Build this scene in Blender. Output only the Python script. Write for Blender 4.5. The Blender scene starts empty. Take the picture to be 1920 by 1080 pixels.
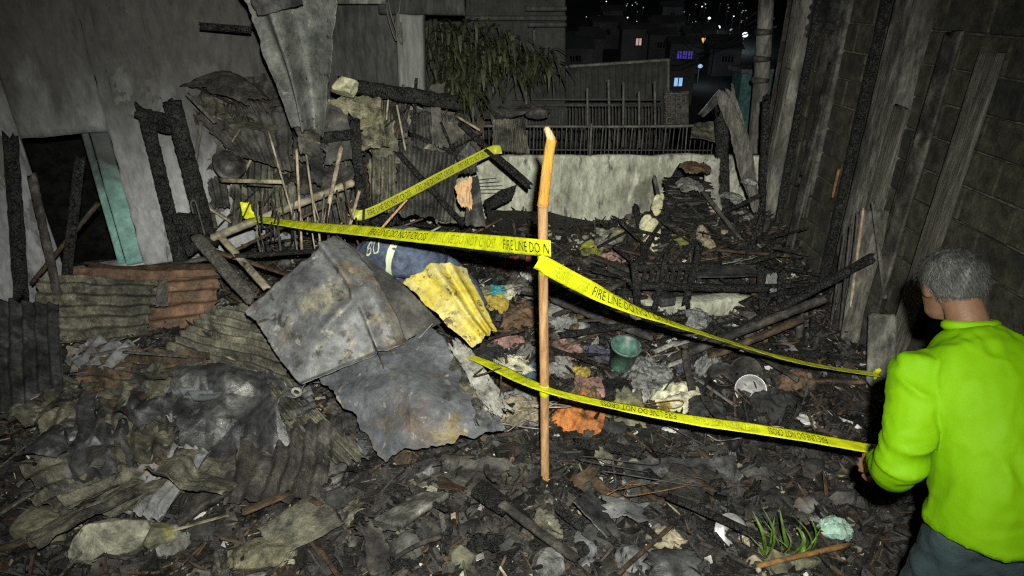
import bpy, bmesh, math, random
import numpy as np
from mathutils import Vector, Matrix

random.seed(7)
rng = np.random.default_rng(11)
scene = bpy.context.scene
COL = scene.collection
R = math.radians

# ------------------------------------------------------------------ camera, sky, light, exposure
CAM = np.array([0.0, 0.0, 2.3]); PITCH = R(25); FPX = 1180.0
cam_d = bpy.data.cameras.new('camera'); cam = bpy.data.objects.new('camera', cam_d); COL.objects.link(cam)
cam.location = CAM; cam.rotation_euler = (R(90) - PITCH, 0, 0)
cam_d.sensor_width = 36; cam_d.lens = 36 * FPX / 1920; cam_d.clip_start = 0.05; cam_d.clip_end = 2000
scene.camera = cam

world = bpy.data.worlds.new('World'); scene.world = world; world.use_nodes = True
wn = world.node_tree.nodes; wl = world.node_tree.links
sky = wn.new('ShaderNodeTexSky'); sky.sky_type = 'NISHITA'; sky.sun_disc = False
sky.sun_elevation = R(-4); sky.sun_rotation = R(200)
wl.new(sky.outputs[0], wn['Background'].inputs[0]); wn['Background'].inputs[1].default_value = 0.15

sun_d = bpy.data.lights.new('moon', 'SUN'); sun_d.energy = 0.012; sun_d.angle = R(0.5); sun_d.color = (0.75, 0.85, 1.0)
sun = bpy.data.objects.new('moon', sun_d); COL.objects.link(sun); sun.rotation_euler = (R(40), 0, R(-30)); sun.location = (0, -5, 12)

# the photographer's flash, just above and to the right of the lens (the only lit lamp at the site)
fl_d = bpy.data.lights.new('camera_flash', 'SPOT'); fl_d.energy = 245; fl_d.spot_size = R(106); fl_d.spot_blend = 1.0
fl_d.shadow_soft_size = 0.025; fl_d.color = (0.985, 0.985, 0.86)
fl_d.use_nodes = True
_n = fl_d.node_tree.nodes; _l = fl_d.node_tree.links
_fo = _n.new('ShaderNodeLightFalloff'); _fo.inputs['Strength'].default_value = 1.0; _fo.inputs['Smooth'].default_value = 0.0
_l.new(_fo.outputs['Linear'], _n['Emission'].inputs['Strength'])
fl = bpy.data.objects.new('camera_flash', fl_d); COL.objects.link(fl)
fl.location = (0.07, -0.02, 2.50); fl.rotation_euler = (R(90) - PITCH - R(6), 0, R(2))

vs = scene.view_settings
vs.view_transform = 'Standard'; vs.look = 'None'; vs.gamma = 1; vs.exposure = 0.0; vs.use_curve_mapping = False
scene.cycles.use_denoising = False
scene.cycles.pixel_filter_type = 'BLACKMAN_HARRIS'; scene.cycles.filter_width = 1.25
scene.cycles.sample_clamp_direct = 4.0; scene.cycles.sample_clamp_indirect = 2.0
scene.cycles.max_bounces = 5; scene.cycles.diffuse_bounces = 2; scene.cycles.glossy_bounces = 2
scene.cycles.transparent_max_bounces = 6; scene.cycles.caustics_reflective = False; scene.cycles.caustics_refractive = False

# ------------------------------------------------------------------ maths helpers
def _hash(ix, iy, iz):
    h = (ix * 374761393 + iy * 668265263 + iz * 2147483647 * 3 + 1274126177) & 0xFFFFFFFF
    h = ((h ^ (h >> 13)) * 1274126177) & 0xFFFFFFFF
    h = ((h ^ (h >> 16)) * 2246822519) & 0xFFFFFFFF
    return ((h ^ (h >> 15)) & 0xFFFFFF) / float(0xFFFFFF)

def vnoise(p):
    p = np.asarray(p, float); f = np.floor(p); t = p - f; t = t * t * (3 - 2 * t); i = f.astype(np.int64)
    r = 0
    for dx in (0, 1):
        for dy in (0, 1):
            for dz in (0, 1):
                w = (t[..., 0] if dx else 1 - t[..., 0]) * (t[..., 1] if dy else 1 - t[..., 1]) * (t[..., 2] if dz else 1 - t[..., 2])
                r = r + w * _hash(i[..., 0] + dx, i[..., 1] + dy, i[..., 2] + dz)
    return r

def fbm(p, o=4, g=0.5):
    p = np.asarray(p, float); a = 1; s = 0; n = 0
    for k in range(o):
        s = s + a * vnoise(p * 2 ** k + k * 17.3); n += a; a *= g
    return s / n

def ridged(p, o=4):
    p = np.asarray(p, float); a = 1; s = 0; n = 0
    for k in range(o):
        s = s + a * (1 - np.abs(2 * vnoise(p * 2 ** k + k * 9.1) - 1)); n += a; a *= 0.5
    return s / n

def crease(P, f, s, k=8):
    r = np.random.default_rng(int(abs(s) * 100) % 99991); h = 0; n = 0; w = fbm(P * f * 0.7 + s, 2) - 0.5
    for _ in range(k):
        d = r.normal(size=3); d /= np.linalg.norm(d); m = r.uniform(0.5, 1.9); x = (P @ d) * f * m + r.uniform(0, 9) + w * 1.1
        a = 1 / m; h = h + a * np.abs((x % 1.0) - 0.5) * 2; n += a
    return h / n
ca, sa = math.cos(PITCH), math.sin(PITCH)
def ray(px, py):
    u = (px - 960) / FPX; v = (540 - py) / FPX
    return np.array([u, ca + v * sa, -sa + v * ca])
def PY(px, py, Y):                       # where the line of sight meets the upright plane at distance Y
    d = ray(px, py); return CAM + d * (Y / d[1])
def PZ(px, py, Z):
    d = ray(px, py); return CAM + d * ((Z - CAM[2]) / d[2])

def ground(x, y):
    x = np.asarray(x, float); y = np.asarray(y, float)
    z = 0.10 * (fbm(np.stack([x * 1.3, y * 1.3, 0 * x + 3.3], -1), 5) - 0.5) + 0.05 * (ridged(np.stack([x * 5, y * 5, 0 * x], -1), 3) - 0.6)
    mk_ = 1 / (1 + np.exp(-(y - 3.5) * 4)) / (1 + np.exp(-(x + 1.2) * 5))
    z = z + mk_ * (0.06 + 0.20 * (ridged(np.stack([x * 1.9, y * 1.9, 0 * x + 7.7], -1), 3) - 0.6))
    z = z + 0.34 * np.exp(-((x + 2.3) / 1.1) ** 2 - ((y - 3.4) / 1.0) ** 2)
    z = z + 0.34 * np.exp(-((x + 1.5) / 1.0) ** 2 - ((y - 5.2) / 0.9) ** 2)
    z = z + 0.36 * np.exp(-((x - 1.9) / 0.65) ** 2 - ((y - 5.6) / 0.6) ** 2)
    z = z + 0.24 * np.exp(-((x - 1.2) / 0.9) ** 2 - ((y - 5.35) / 0.4) ** 2)
    z = z + 0.16 * np.exp(-((x - 0.2) / 0.9) ** 2 - ((y - 5.9) / 0.5) ** 2)
    return z
def GP(px, py, lift=0.0):
    d = ray(px, py); t = np.linspace(1.5, 9, 900); p = CAM + d[None] * t[:, None]
    g = ground(p[:, 0], p[:, 1]) + lift
    k = np.argmax(p[:, 2] < g)
    return p[k] if k else p[-1]

# ------------------------------------------------------------------ materials
MATS = {}
def mat(name, cols, scale=4.0, detail=8, rough=(0.55, 0.85), bump=0.3, bscale=30, metal=0.0, stain=None, spec=0.5,
        warp=0.0, crinkle=0.0, alpha=None, trans=0.0, emit=None, stretch=(1, 1, 1), bdist=0.01, soot=None, vor=None, ramp=(0.3, 0.7), grit=0.62, gscale=13):
    m = bpy.data.materials.new(name); m.use_nodes = True; N = m.node_tree.nodes; L = m.node_tree.links
    b = N['Principled BSDF']; tc = N.new('ShaderNodeTexCoord'); oi = N.new('ShaderNodeObjectInfo')
    mul = N.new('ShaderNodeMath'); mul.operation = 'MULTIPLY'; mul.inputs[1].default_value = 53.0; L.new(oi.outputs['Random'], mul.inputs[0])
    add = N.new('ShaderNodeVectorMath'); add.operation = 'ADD'; L.new(tc.outputs['Object'], add.inputs[0]); L.new(mul.outputs[0], add.inputs[1])
    mp = N.new('ShaderNodeMapping'); mp.inputs['Scale'].default_value = stretch; L.new(add.outputs[0], mp.inputs[0]); vec = mp.outputs[0]
    def noise(sc, det=8, dist=0.0, ro=0.6):
        n = N.new('ShaderNodeTexNoise'); n.inputs['Scale'].default_value = sc; n.inputs['Detail'].default_value = det
        n.inputs['Roughness'].default_value = ro; n.inputs['Distortion'].default_value = dist; L.new(vec, n.inputs['Vector']); return n
    n1 = noise(scale, detail, warp)
    r1 = N.new('ShaderNodeValToRGB'); e = r1.color_ramp.elements
    k = len(cols)
    while len(e) < k: e.new(0.5)
    for i, c in enumerate(cols):
        e[i].position = ramp[0] + (ramp[1] - ramp[0]) * i / max(1, k - 1); e[i].color = (*c, 1)
    L.new(n1.outputs['Fac'], r1.inputs[0]); col = r1.outputs[0]
    def over(fac, c, cur):
        mx = N.new('ShaderNodeMix'); mx.data_type = 'RGBA'; L.new(fac, mx.inputs[0]); L.new(cur, mx.inputs[6]); mx.inputs[7].default_value = (*c, 1); return mx.outputs[2]
    for st in (stain or []):             # (colour, scale, low, high)
        ns = noise(st[1], 10, 0.4, 0.65); rr = N.new('ShaderNodeMapRange'); rr.inputs[1].default_value = st[2]; rr.inputs[2].default_value = st[3]
        L.new(ns.outputs['Fac'], rr.inputs[0]); col = over(rr.outputs[0], st[0], col)
    if soot:                             # smoke deposit: (colour, z low, z high, amount) in object metres
        sx = N.new('ShaderNodeSeparateXYZ'); L.new(tc.outputs['Object'], sx.inputs[0])
        ns = noise(1.7, 8, 0.6); ad = N.new('ShaderNodeMath'); ad.operation = 'MULTIPLY_ADD'; ad.inputs[1].default_value = 1.6
        L.new(ns.outputs['Fac'], ad.inputs[0]); L.new(sx.outputs[2], ad.inputs[2])
        rr = N.new('ShaderNodeMapRange'); rr.inputs[1].default_value = soot[1] + 0.8; rr.inputs[2].default_value = soot[2] + 0.8; rr.inputs[4].default_value = soot[3]
        L.new(ad.outputs[0], rr.inputs[0]); col = over(rr.outputs[0], soot[0], col)
    if grit:
        ng = noise(gscale, 10, 0.25, 0.78); gm = N.new('ShaderNodeMapRange'); gm.inputs[1].default_value = 0.37; gm.inputs[2].default_value = 0.63
        gm.inputs[3].default_value = 1 - grit; gm.inputs[4].default_value = 1 + grit * 1.1; L.new(ng.outputs['Fac'], gm.inputs[0])
        vm_ = N.new('ShaderNodeVectorMath'); vm_.operation = 'SCALE'; L.new(col, vm_.inputs[0]); L.new(gm.outputs[0], vm_.inputs['Scale']); col = vm_.outputs[0]
    L.new(col, b.inputs['Base Color'])
    nr = noise(scale * 2.3, 6); rm = N.new('ShaderNodeMapRange'); rm.inputs[1].default_value = 0.3; rm.inputs[2].default_value = 0.7
    rm.inputs[3].default_value = rough[0]; rm.inputs[4].default_value = rough[1]
    L.new(nr.outputs['Fac'], rm.inputs[0]); L.new(rm.outputs[0], b.inputs['Roughness'])
    b.inputs['Metallic'].default_value = metal; b.inputs['Specular IOR Level'].default_value = spec
    h = noise(bscale, 8, 0.2, 0.7).outputs['Fac']
    if vor:
        v = N.new('ShaderNodeTexVoronoi'); v.feature = 'DISTANCE_TO_EDGE'; v.inputs['Scale'].default_value = vor
        nw = noise(vor * .35, 3); wm = N.new('ShaderNodeVectorMath'); wm.operation = 'MULTIPLY_ADD'; wm.inputs[1].default_value = (2.2 / vor,) * 3; L.new(nw.outputs['Color'], wm.inputs[0]); L.new(vec, wm.inputs[2]); L.new(wm.outputs[0], v.inputs['Vector'])
        vm = N.new('ShaderNodeMapRange'); vm.inputs[2].default_value = 0.07; L.new(v.outputs['Distance'], vm.inputs[0])
        am = N.new('ShaderNodeMath'); am.operation = 'ADD'; L.new(h, am.inputs[0]); L.new(vm.outputs[0], am.inputs[1]); h = am.outputs[0]
    if crinkle:
        v = N.new('ShaderNodeTexVoronoi'); v.feature = 'F1'; v.inputs['Scale'].default_value = crinkle; L.new(vec, v.inputs['Vector'])
        am = N.new('ShaderNodeMath'); am.operation = 'ADD'; L.new(h, am.inputs[0]); L.new(v.outputs['Distance'], am.inputs[1]); h = am.outputs[0]
    bp = N.new('ShaderNodeBump'); bp.inputs['Strength'].default_value = min(1.0, bump * 1.5); bp.inputs['Distance'].default_value = bdist
    L.new(h, bp.inputs['Height']); L.new(bp.outputs[0], b.inputs['Normal'])
    if trans: b.inputs['Transmission Weight'].default_value = trans; b.inputs['IOR'].default_value = 1.2
    if alpha is not None: b.inputs['Alpha'].default_value = alpha
    if emit: b.inputs['Emission Color'].default_value = (*emit[0], 1); b.inputs['Emission Strength'].default_value = emit[1]
    MATS[name] = m; return m

g = lambda v: (v, v, v)
mat('ash', [(0.006, 0.006, 0.006), (0.018, 0.017, 0.015), (0.05, 0.046, 0.038), (0.01, 0.01, 0.01), (0.075, 0.068, 0.054)], 9, 12, (0.3, 0.85), 1.0, 30, bdist=0.05)
mat('earth', [(0.01, 0.01, 0.009), (0.03, 0.028, 0.02)], 2, 8, (0.8, 1), 0.5, 12)
mat('night_hill', [(0.03, 0.035, 0.03), (0.09, 0.10, 0.09)], 0.05, 6, (0.95, 1), 0.0, 1, spec=0.0)
mat('char', [(0.004, 0.004, 0.004), (0.011, 0.011, 0.011), (0.034, 0.033, 0.031)], 12, 8, (0.34, 0.72), 0.8, 45, bdist=0.02, vor=36, spec=0.6)
mat('charcoal', [(0.004, 0.004, 0.004), (0.014, 0.0135, 0.013), (0.05, 0.047, 0.042)], 5, 10, (0.3, 0.75), 0.6, 40, spec=0.6)
mat('char_grey', [(0.01, 0.01, 0.01), (0.04, 0.037, 0.033), (0.12, 0.112, 0.097)], 9, 10, (0.45, 0.9), 0.8, 50, bdist=0.015, stretch=(1, 1, 1))
mat('char_brown', [(0.012, 0.01, 0.008), (0.055, 0.036, 0.021), (0.14, 0.095, 0.053)], 9, 10, (0.45, 0.9), 0.7, 50, bdist=0.012)
mat('wall_grey', [(0.17, 0.175, 0.185), (0.27, 0.275, 0.29), (0.36, 0.365, 0.38)], 1.8, 12, (0.7, 0.95), 0.35, 14, stain=[((0.05, 0.05, 0.05), 3.1, 0.56, 0.72), ((0.3, 0.3, 0.29), 6, 0.62, 0.75), ((0.11, 0.11, 0.112), 1.4, 0.575, 0.60), ((0.06, 0.06, 0.06), 2.2, 0.64, 0.66), ((0.42, 0.42, 0.42), 2.7, 0.645, 0.66)], stretch=(1.4, 1.4, 0.55),
    soot=((0.04, 0.038, 0.035), 0.75, 1.75, 0.93), vor=1.9, grit=0.32)
mat('turquoise', [(0.12, 0.26, 0.245), (0.17, 0.33, 0.30), (0.22, 0.38, 0.35)], 3, 8, (0.5, 0.8), 0.2, 20, stain=[((0.06, 0.08, 0.08), 2.4, 0.55, 0.75)], soot=((0.02, 0.02, 0.02), 0.72, 1.25, 0.96), grit=0.3)
mat('wall_back', [(0.26, 0.27, 0.21), (0.42, 0.43, 0.35), (0.54, 0.54, 0.45)], 2.2, 12, (0.75, 0.95), 0.6, 16, stain=[((0.16, 0.16, 0.13), 1.6, 0.53, 0.68), ((0.12, 0.12, 0.10), 5, 0.58, 0.66), ((0.6, 0.6, 0.52), 3.3, 0.60, 0.72)], stretch=(1.6, 1.6, 0.6), bdist=0.02, grit=0.42)
mat('block', [(0.024, 0.023, 0.017), (0.05, 0.048, 0.034), (0.085, 0.081, 0.057)], 7, 10, (0.8, 1), 0.6, 40, stain=[((0.022, 0.022, 0.02), 1.2, 0.45, 0.65)])
mat('mortar', [(0.07, 0.067, 0.055), (0.15, 0.144, 0.12)], 6, 10, (0.85, 1), 0.6, 30, stain=[((0.04, 0.04, 0.036), 1.1, 0.5, 0.7)])
mat('old_concrete', [(0.05, 0.05, 0.045), (0.13, 0.127, 0.115), (0.24, 0.235, 0.21)], 5, 12, (0.75, 1), 0.7, 22, stretch=(1.5, 1.5, 0.45), bdist=0.02, stain=[((0.025, 0.025, 0.024), 2.2, 0.52, 0.66)])
mat('gi', [(0.055, 0.057, 0.062), (0.12, 0.124, 0.132), (0.195, 0.20, 0.208), (0.085, 0.087, 0.093)], 4.5, 14, (0.42, 0.75), 0.5, 60, metal=0.15,
    stain=[((0.045, 0.044, 0.042), 1.5, 0.52, 0.70), ((0.20, 0.115, 0.045), 2.6, 0.57, 0.70), ((0.27, 0.25, 0.17), 6, 0.55, 0.68), ((0.36, 0.35, 0.31), 14, 0.60, 0.68), ((0.05, 0.05, 0.052), 12, 0.56, 0.66)], bdist=0.006, grit=0.38)
mat('gi_blue', [(0.05, 0.054, 0.063), (0.10, 0.107, 0.122), (0.165, 0.173, 0.19)], 2.6, 14, (0.45, 0.75), 0.45, 40, metal=0.1,
    stain=[((0.10, 0.07, 0.045), 1.7, 0.62, 0.74), ((0.20, 0.15, 0.045), 3.4, 0.60, 0.68), ((0.02, 0.02, 0.022), 2.4, 0.58, 0.66), ((0.3, 0.29, 0.26), 14, 0.60, 0.68)], bdist=0.008, grit=0.4)
mat('gi_dark', [(0.02, 0.02, 0.022), (0.065, 0.066, 0.07), (0.17, 0.168, 0.17)], 4, 14, (0.3, 0.6), 0.35, 35, metal=0.45,
    stain=[((0.12, 0.10, 0.035), 2.6, 0.62, 0.74), ((0.25, 0.24, 0.21), 12, 0.64, 0.72)], bdist=0.008)
mat('gi_hang', [(0.06, 0.064, 0.062), (0.13, 0.137, 0.13), (0.21, 0.217, 0.20)], 3.5, 14, (0.4, 0.75), 0.5, 55, metal=0.15,
    stain=[((0.10, 0.065, 0.035), 2.0, 0.60, 0.72), ((0.26, 0.255, 0.20), 16, 0.60, 0.68), ((0.02, 0.02, 0.02), 24, 0.60, 0.66)], bdist=0.008, grit=0.5)
mat('gi_olive', [(0.04, 0.04, 0.034), (0.115, 0.11, 0.085), (0.25, 0.238, 0.17)], 3.6, 14, (0.32, 0.8), 0.7, 40, metal=0.25,
    stain=[((0.03, 0.03, 0.03), 5, 0.52, 0.64), ((0.30, 0.288, 0.215), 9, 0.62, 0.72), ((0.015, 0.015, 0.015), 2.2, 0.55, 0.66)], bdist=0.012)
mat('gi_soot', [(0.015, 0.015, 0.015), (0.06, 0.058, 0.053), (0.15, 0.145, 0.13)], 4, 14, (0.45, 0.85), 0.6, 40, metal=0.1,
    stain=[((0.19, 0.185, 0.15), 6, 0.62, 0.74)], bdist=0.012)
mat('rust_red', [(0.05, 0.035, 0.024), (0.10, 0.06, 0.038), (0.15, 0.085, 0.053), (0.12, 0.095, 0.06)], 3.0, 14, (0.6, 0.9), 0.5, 45, stain=[((0.05, 0.045, 0.03), 2.5, 0.56, 0.72), ((0.30, 0.22, 0.14), 10, 0.63, 0.72)], bdist=0.008)
mat('yellow_sheet', [(0.38, 0.29, 0.035), (0.56, 0.46, 0.06), (0.66, 0.56, 0.16), (0.5, 0.44, 0.2)], 5, 10, (0.4, 0.7), 0.3, 40, stain=[((0.55, 0.52, 0.33), 2.2, 0.54, 0.66), ((0.12, 0.09, 0.04), 16, 0.57, 0.64), ((0.10, 0.08, 0.04), 5, 0.62, 0.7)], grit=0.35)
mat('tape', [(0.62, 0.68, 0.010), (0.72, 0.77, 0.016)], 5, 4, (0.2, 0.4), 0.5, 22, spec=0.5, grit=0.12, crinkle=14)
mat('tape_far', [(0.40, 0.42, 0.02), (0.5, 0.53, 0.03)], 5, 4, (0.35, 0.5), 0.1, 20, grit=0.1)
mat('print_black', [(0.012, 0.012, 0.008), (0.03, 0.03, 0.012)], 30, 4, (0.5, 0.6), 0, 10)
mat('print_faint', [(0.30, 0.33, 0.02), (0.36, 0.40, 0.02)], 30, 4, (0.5, 0.6), 0, 10)
mat('bamboo', [(0.34, 0.18, 0.08), (0.46, 0.265, 0.125), (0.56, 0.35, 0.18)], 6, 10, (0.45, 0.65), 0.3, 40, stretch=(4, 4, 0.5), grit=0.4, stain=[((0.09, 0.055, 0.03), 3.5, 0.58, 0.68), ((0.55, 0.42, 0.28), 9, 0.6, 0.68)])
mat('orange_paint', [(0.50, 0.21, 0.03), (0.66, 0.32, 0.04), (0.70, 0.40, 0.09)], 7, 10, (0.55, 0.8), 0.5, 40, stretch=(5, 5, 0.5), grit=0.35, stain=[((0.45, 0.28, 0.13), 7, 0.58, 0.66)])
mat('bamboo_dry', [(0.17, 0.15, 0.10), (0.28, 0.25, 0.175), (0.36, 0.33, 0.24)], 7, 10, (0.5, 0.8), 0.3, 40, stain=[((0.04, 0.038, 0.03), 4, 0.55, 0.68)])
mat('stick_wood', [(0.20, 0.16, 0.11), (0.32, 0.25, 0.18), (0.40, 0.33, 0.25)], 9, 10, (0.5, 0.8), 0.3, 50, stain=[((0.05, 0.04, 0.03), 5, 0.58, 0.7)])
mat('board_orange', [(0.50, 0.29, 0.14), (0.62, 0.39, 0.20), (0.68, 0.46, 0.26)], 4, 8, (0.5, 0.7), 0.3, 30, stretch=(6, 6, 0.6))
mat('grey_wood', [(0.05, 0.048, 0.042), (0.11, 0.105, 0.092), (0.18, 0.175, 0.155)], 6, 12, (0.6, 0.95), 0.7, 30, stretch=(5, 5, 0.5), bdist=0.015)
mat('pale_board', [(0.16, 0.155, 0.14), (0.28, 0.275, 0.25), (0.38, 0.37, 0.34)], 6, 12, (0.6, 0.9), 0.5, 30, stain=[((0.06, 0.055, 0.045), 4, 0.54, 0.68)])
mat('foam', [(0.38, 0.37, 0.22), (0.5, 0.49, 0.31), (0.55, 0.53, 0.38)], 5, 8, (0.7, 0.9), 0.3, 40, stain=[((0.2, 0.18, 0.1), 4, 0.6, 0.75)])
mat('rock_pale', [(0.16, 0.16, 0.125), (0.28, 0.28, 0.22), (0.36, 0.355, 0.28)], 6, 12, (0.7, 0.95), 0.8, 30, stain=[((0.07, 0.07, 0.055), 4, 0.56, 0.7)], bdist=0.015)
mat('rock_olive', [(0.07, 0.07, 0.05), (0.13, 0.13, 0.09), (0.20, 0.19, 0.12)], 6, 12, (0.7, 0.95), 0.9, 30, stain=[((0.28, 0.26, 0.09), 5, 0.58, 0.7)], bdist=0.015)
mat('rock_dark', [(0.018, 0.018, 0.018), (0.045, 0.045, 0.044), (0.11, 0.108, 0.102)], 7, 12, (0.5, 0.9), 0.9, 30, bdist=0.015)
mat('rubble_yellow', [(0.15, 0.14, 0.09), (0.30, 0.28, 0.18), (0.42, 0.40, 0.28)], 9, 14, (0.7, 0.95), 1.0, 34, bdist=0.05, stain=[((0.05, 0.048, 0.035), 8, 0.52, 0.64)])
mat('hi_vis', [(0.135, 0.34, 0.0), (0.165, 0.385, 0.0), (0.19, 0.42, 0.002)], 3, 6, (0.6, 0.75), 0.12, 9, spec=0.2, grit=0.05, gscale=200, bdist=0.02, stretch=(1, 1, 0.5))
mat('trousers_teal', [(0.03, 0.05, 0.058), (0.045, 0.07, 0.08)], 5, 6, (0.75, 0.9), 0.4, 12, spec=0.25, grit=0.15, gscale=300, bdist=0.02)
mat('skin', [(0.16, 0.085, 0.05), (0.22, 0.125, 0.078)], 8, 6, (0.45, 0.6), 0.15, 60, grit=0.12)
mat('hair_grey', [(0.025, 0.025, 0.025), (0.075, 0.075, 0.075), (0.16, 0.16, 0.16)], 40, 8, (0.5, 0.7), 1.0, 120, stretch=(1, 1, 0.3))
mat('boots', [(0.01, 0.01, 0.01), (0.02, 0.02, 0.02)], 9, 6, (0.35, 0.6), 0.2, 50)
mat('navy', [(0.06, 0.08, 0.13), (0.09, 0.115, 0.18), (0.12, 0.145, 0.21)], 4, 6, (0.7, 0.85), 0.3, 70, spec=0.3)
mat('reflective', [(0.70, 0.76, 0.56), (0.82, 0.88, 0.68)], 12, 6, (0.35, 0.5), 0.1, 60, grit=0.12)
mat('helmet', [(0.02, 0.022, 0.025), (0.04, 0.042, 0.05)], 5, 6, (0.25, 0.4), 0.1, 30)
mat('leaf_dark', [(0.010, 0.013, 0.005), (0.022, 0.027, 0.010), (0.05, 0.052, 0.02)], 5, 8, (0.5, 0.7), 0.2, 30)
mat('leaf_green', [(0.04, 0.09, 0.01), (0.08, 0.16, 0.02), (0.15, 0.22, 0.04)], 7, 8, (0.35, 0.5), 0.2, 30)
mat('dark_metal', [(0.012, 0.012, 0.012), (0.035, 0.034, 0.032), (0.06, 0.055, 0.05)], 9, 8, (0.45, 0.75), 0.3, 50)
mat('rail_metal', [(0.035, 0.035, 0.03), (0.07, 0.068, 0.06), (0.11, 0.106, 0.09)], 9, 8, (0.5, 0.8), 0.4, 50)
mat('rust_stick', [(0.14, 0.07, 0.02), (0.25, 0.14, 0.045)], 8, 8, (0.6, 0.9), 0.4, 50)
mat('house_dark', [(0.012, 0.013, 0.013), (0.03, 0.031, 0.03), (0.05, 0.05, 0.047)], 2, 10, (0.7, 0.95), 0.4, 18, stretch=(2, 2, 0.5))
mat('pilaster', [(0.09, 0.095, 0.09), (0.14, 0.145, 0.138), (0.19, 0.195, 0.185)], 5, 10, (0.6, 0.9), 0.3, 20, stretch=(3, 3, 0.4), grit=0.3)
mat('shack', [(0.010, 0.011, 0.010), (0.02, 0.021, 0.019)], 1.5, 8, (0.7, 0.9), 0.3, 14)
mat('far_wall', [(0.05, 0.053, 0.058), (0.12, 0.125, 0.13)], 0.3, 6, (0.9, 1), 0, 2, spec=0.0)
mat('teal_wall', [(0.015, 0.06, 0.058), (0.03, 0.09, 0.088)], 1.0, 8, (0.7, 0.9), 0.2, 14)
mat('aluminium', [(0.35, 0.35, 0.36), (0.6, 0.6, 0.61)], 6, 8, (0.28, 0.5), 0.15, 30, metal=0.35, grit=0.3)
mat('pot_dark', [(0.03, 0.029, 0.028), (0.08, 0.076, 0.072)], 8, 8, (0.35, 0.6), 0.3, 30, metal=0.4)
mat('plastic_clear', [(0.20, 0.205, 0.20), (0.32, 0.325, 0.32)], 6, 8, (0.12, 0.3), 0.7, 18, alpha=0.62, crinkle=24, bdist=0.02)
mat('plastic_green', [(0.07, 0.15, 0.125), (0.10, 0.19, 0.155)], 5, 8, (0.35, 0.5), 0.1, 30, stain=[((0.02, 0.03, 0.03), 4, 0.58, 0.72)])
CLOTH = {}
def cloth_mat(name, c, dirt=0.5):
    c = np.array(c); d = np.array((0.02, 0.019, 0.017))
    CLOTH[name] = mat('cloth_' + name, [tuple(c * 0.55 * 0.6 + d * 0.4), tuple(c * 0.85), tuple(np.minimum(c * 1.1, 0.85))], 7, 10, (0.6, 0.9), 0.5, 50, crinkle=16,
                      stain=[(tuple(d * 1.5), 6, 0.66 - 0.16 * dirt, 0.80 - 0.14 * dirt)], bdist=0.012)
for nm, c, dt in (('cream', (0.62, 0.60, 0.44), 0.25), ('white', (0.6, 0.6, 0.57), 0.3), ('red', (0.40, 0.10, 0.09), 0.6), ('teal', (0.03, 0.30, 0.36), 0.4),
                  ('blue', (0.05, 0.09, 0.15), 0.5), ('orange', (0.5, 0.18, 0.045), 0.6), ('brown', (0.16, 0.10, 0.06), 0.7), ('mustard', (0.42, 0.32, 0.05), 0.5),
                  ('grey', (0.22, 0.22, 0.21), 0.6), ('pink', (0.32, 0.19, 0.165), 0.75), ('olive', (0.21, 0.19, 0.09), 0.6), ('black', (0.03, 0.03, 0.032), 0.5),
                  ('tan', (0.30, 0.26, 0.18), 0.6), ('mint', (0.34, 0.5, 0.43), 0.3), ('violet', (0.08, 0.08, 0.13), 0.6), ('lime', (0.26, 0.26, 0.05), 0.7)):
    cloth_mat(nm, c, dt)

def emission(name, c, s):
    m = bpy.data.materials.new(name); m.use_nodes = True; N = m.node_tree.nodes; L = m.node_tree.links
    N.remove(N['Principled BSDF']); e = N.new('ShaderNodeEmission'); e.inputs[0].default_value = (*c, 1)
    nz = N.new('ShaderNodeTexNoise'); nz.inputs['Scale'].default_value = 2.0; mr = N.new('ShaderNodeMapRange'); mr.inputs[3].default_value = s * 0.8; mr.inputs[4].default_value = s * 1.2
    L.new(nz.outputs[0], mr.inputs[0]); L.new(mr.outputs[0], e.inputs[1]); L.new(e.outputs[0], N['Material Output'].inputs[0]); MATS[name] = m; return m
emission('lamp_white', (0.85, 0.93, 1.0), 1.8); emission('lamp_soft', (0.7, 0.78, 0.85), 0.32); emission('lamp_orange', (1.0, 0.5, 0.18), 1.1); emission('win_pink', (0.9, 0.62, 0.55), 0.55)
emission('win_blue', (0.35, 0.62, 1.0), 0.85); emission('win_violet', (0.12, 0.08, 0.6), 0.5); emission('win_white', (0.8, 0.85, 0.9), 0.5)

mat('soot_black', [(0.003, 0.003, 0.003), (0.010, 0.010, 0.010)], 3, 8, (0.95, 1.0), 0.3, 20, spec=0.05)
# ------------------------------------------------------------------ object helpers
def tag(o, label=None, cat=None, group=None, kind=None):
    if label: o['label'] = label
    if cat: o['category'] = cat; o['kind'] = 'thing'
    if group: o['group'] = group
    if kind: o['kind'] = kind
    return o
def mk(name, v, f, m, label=None, cat=None, group=None, kind=None, parent=None, smooth=True, recentre=True):
    v = np.asarray(v, float).reshape(-1, 3)
    loc = np.zeros(3)
    if parent is None and recentre:
        lo, hi = v.min(0), v.max(0); loc = np.array([(lo[0] + hi[0]) / 2, (lo[1] + hi[1]) / 2, lo[2]])
    elif parent is not None:
        loc = wloc(parent)
    me = bpy.data.meshes.new(name)
    if isinstance(f, np.ndarray): me.from_pydata((v - loc).tolist(), [], f.tolist())
    else: me.from_pydata((v - loc).tolist(), [], f)
    me.update()
    if smooth: me.polygons.foreach_set('use_smooth', np.ones(len(me.polygons), bool))
    me.materials.append(MATS[m] if isinstance(m, str) else m)
    o = bpy.data.objects.new(name, me); COL.objects.link(o)
    if parent is None: o.location = loc
    else: o.parent = parent
    return tag(o, label, cat, group, kind)
def wloc(o):
    p = np.array(o.location)
    while o.parent is not None: o = o.parent; p = p + np.array(o.location)
    return p
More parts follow.
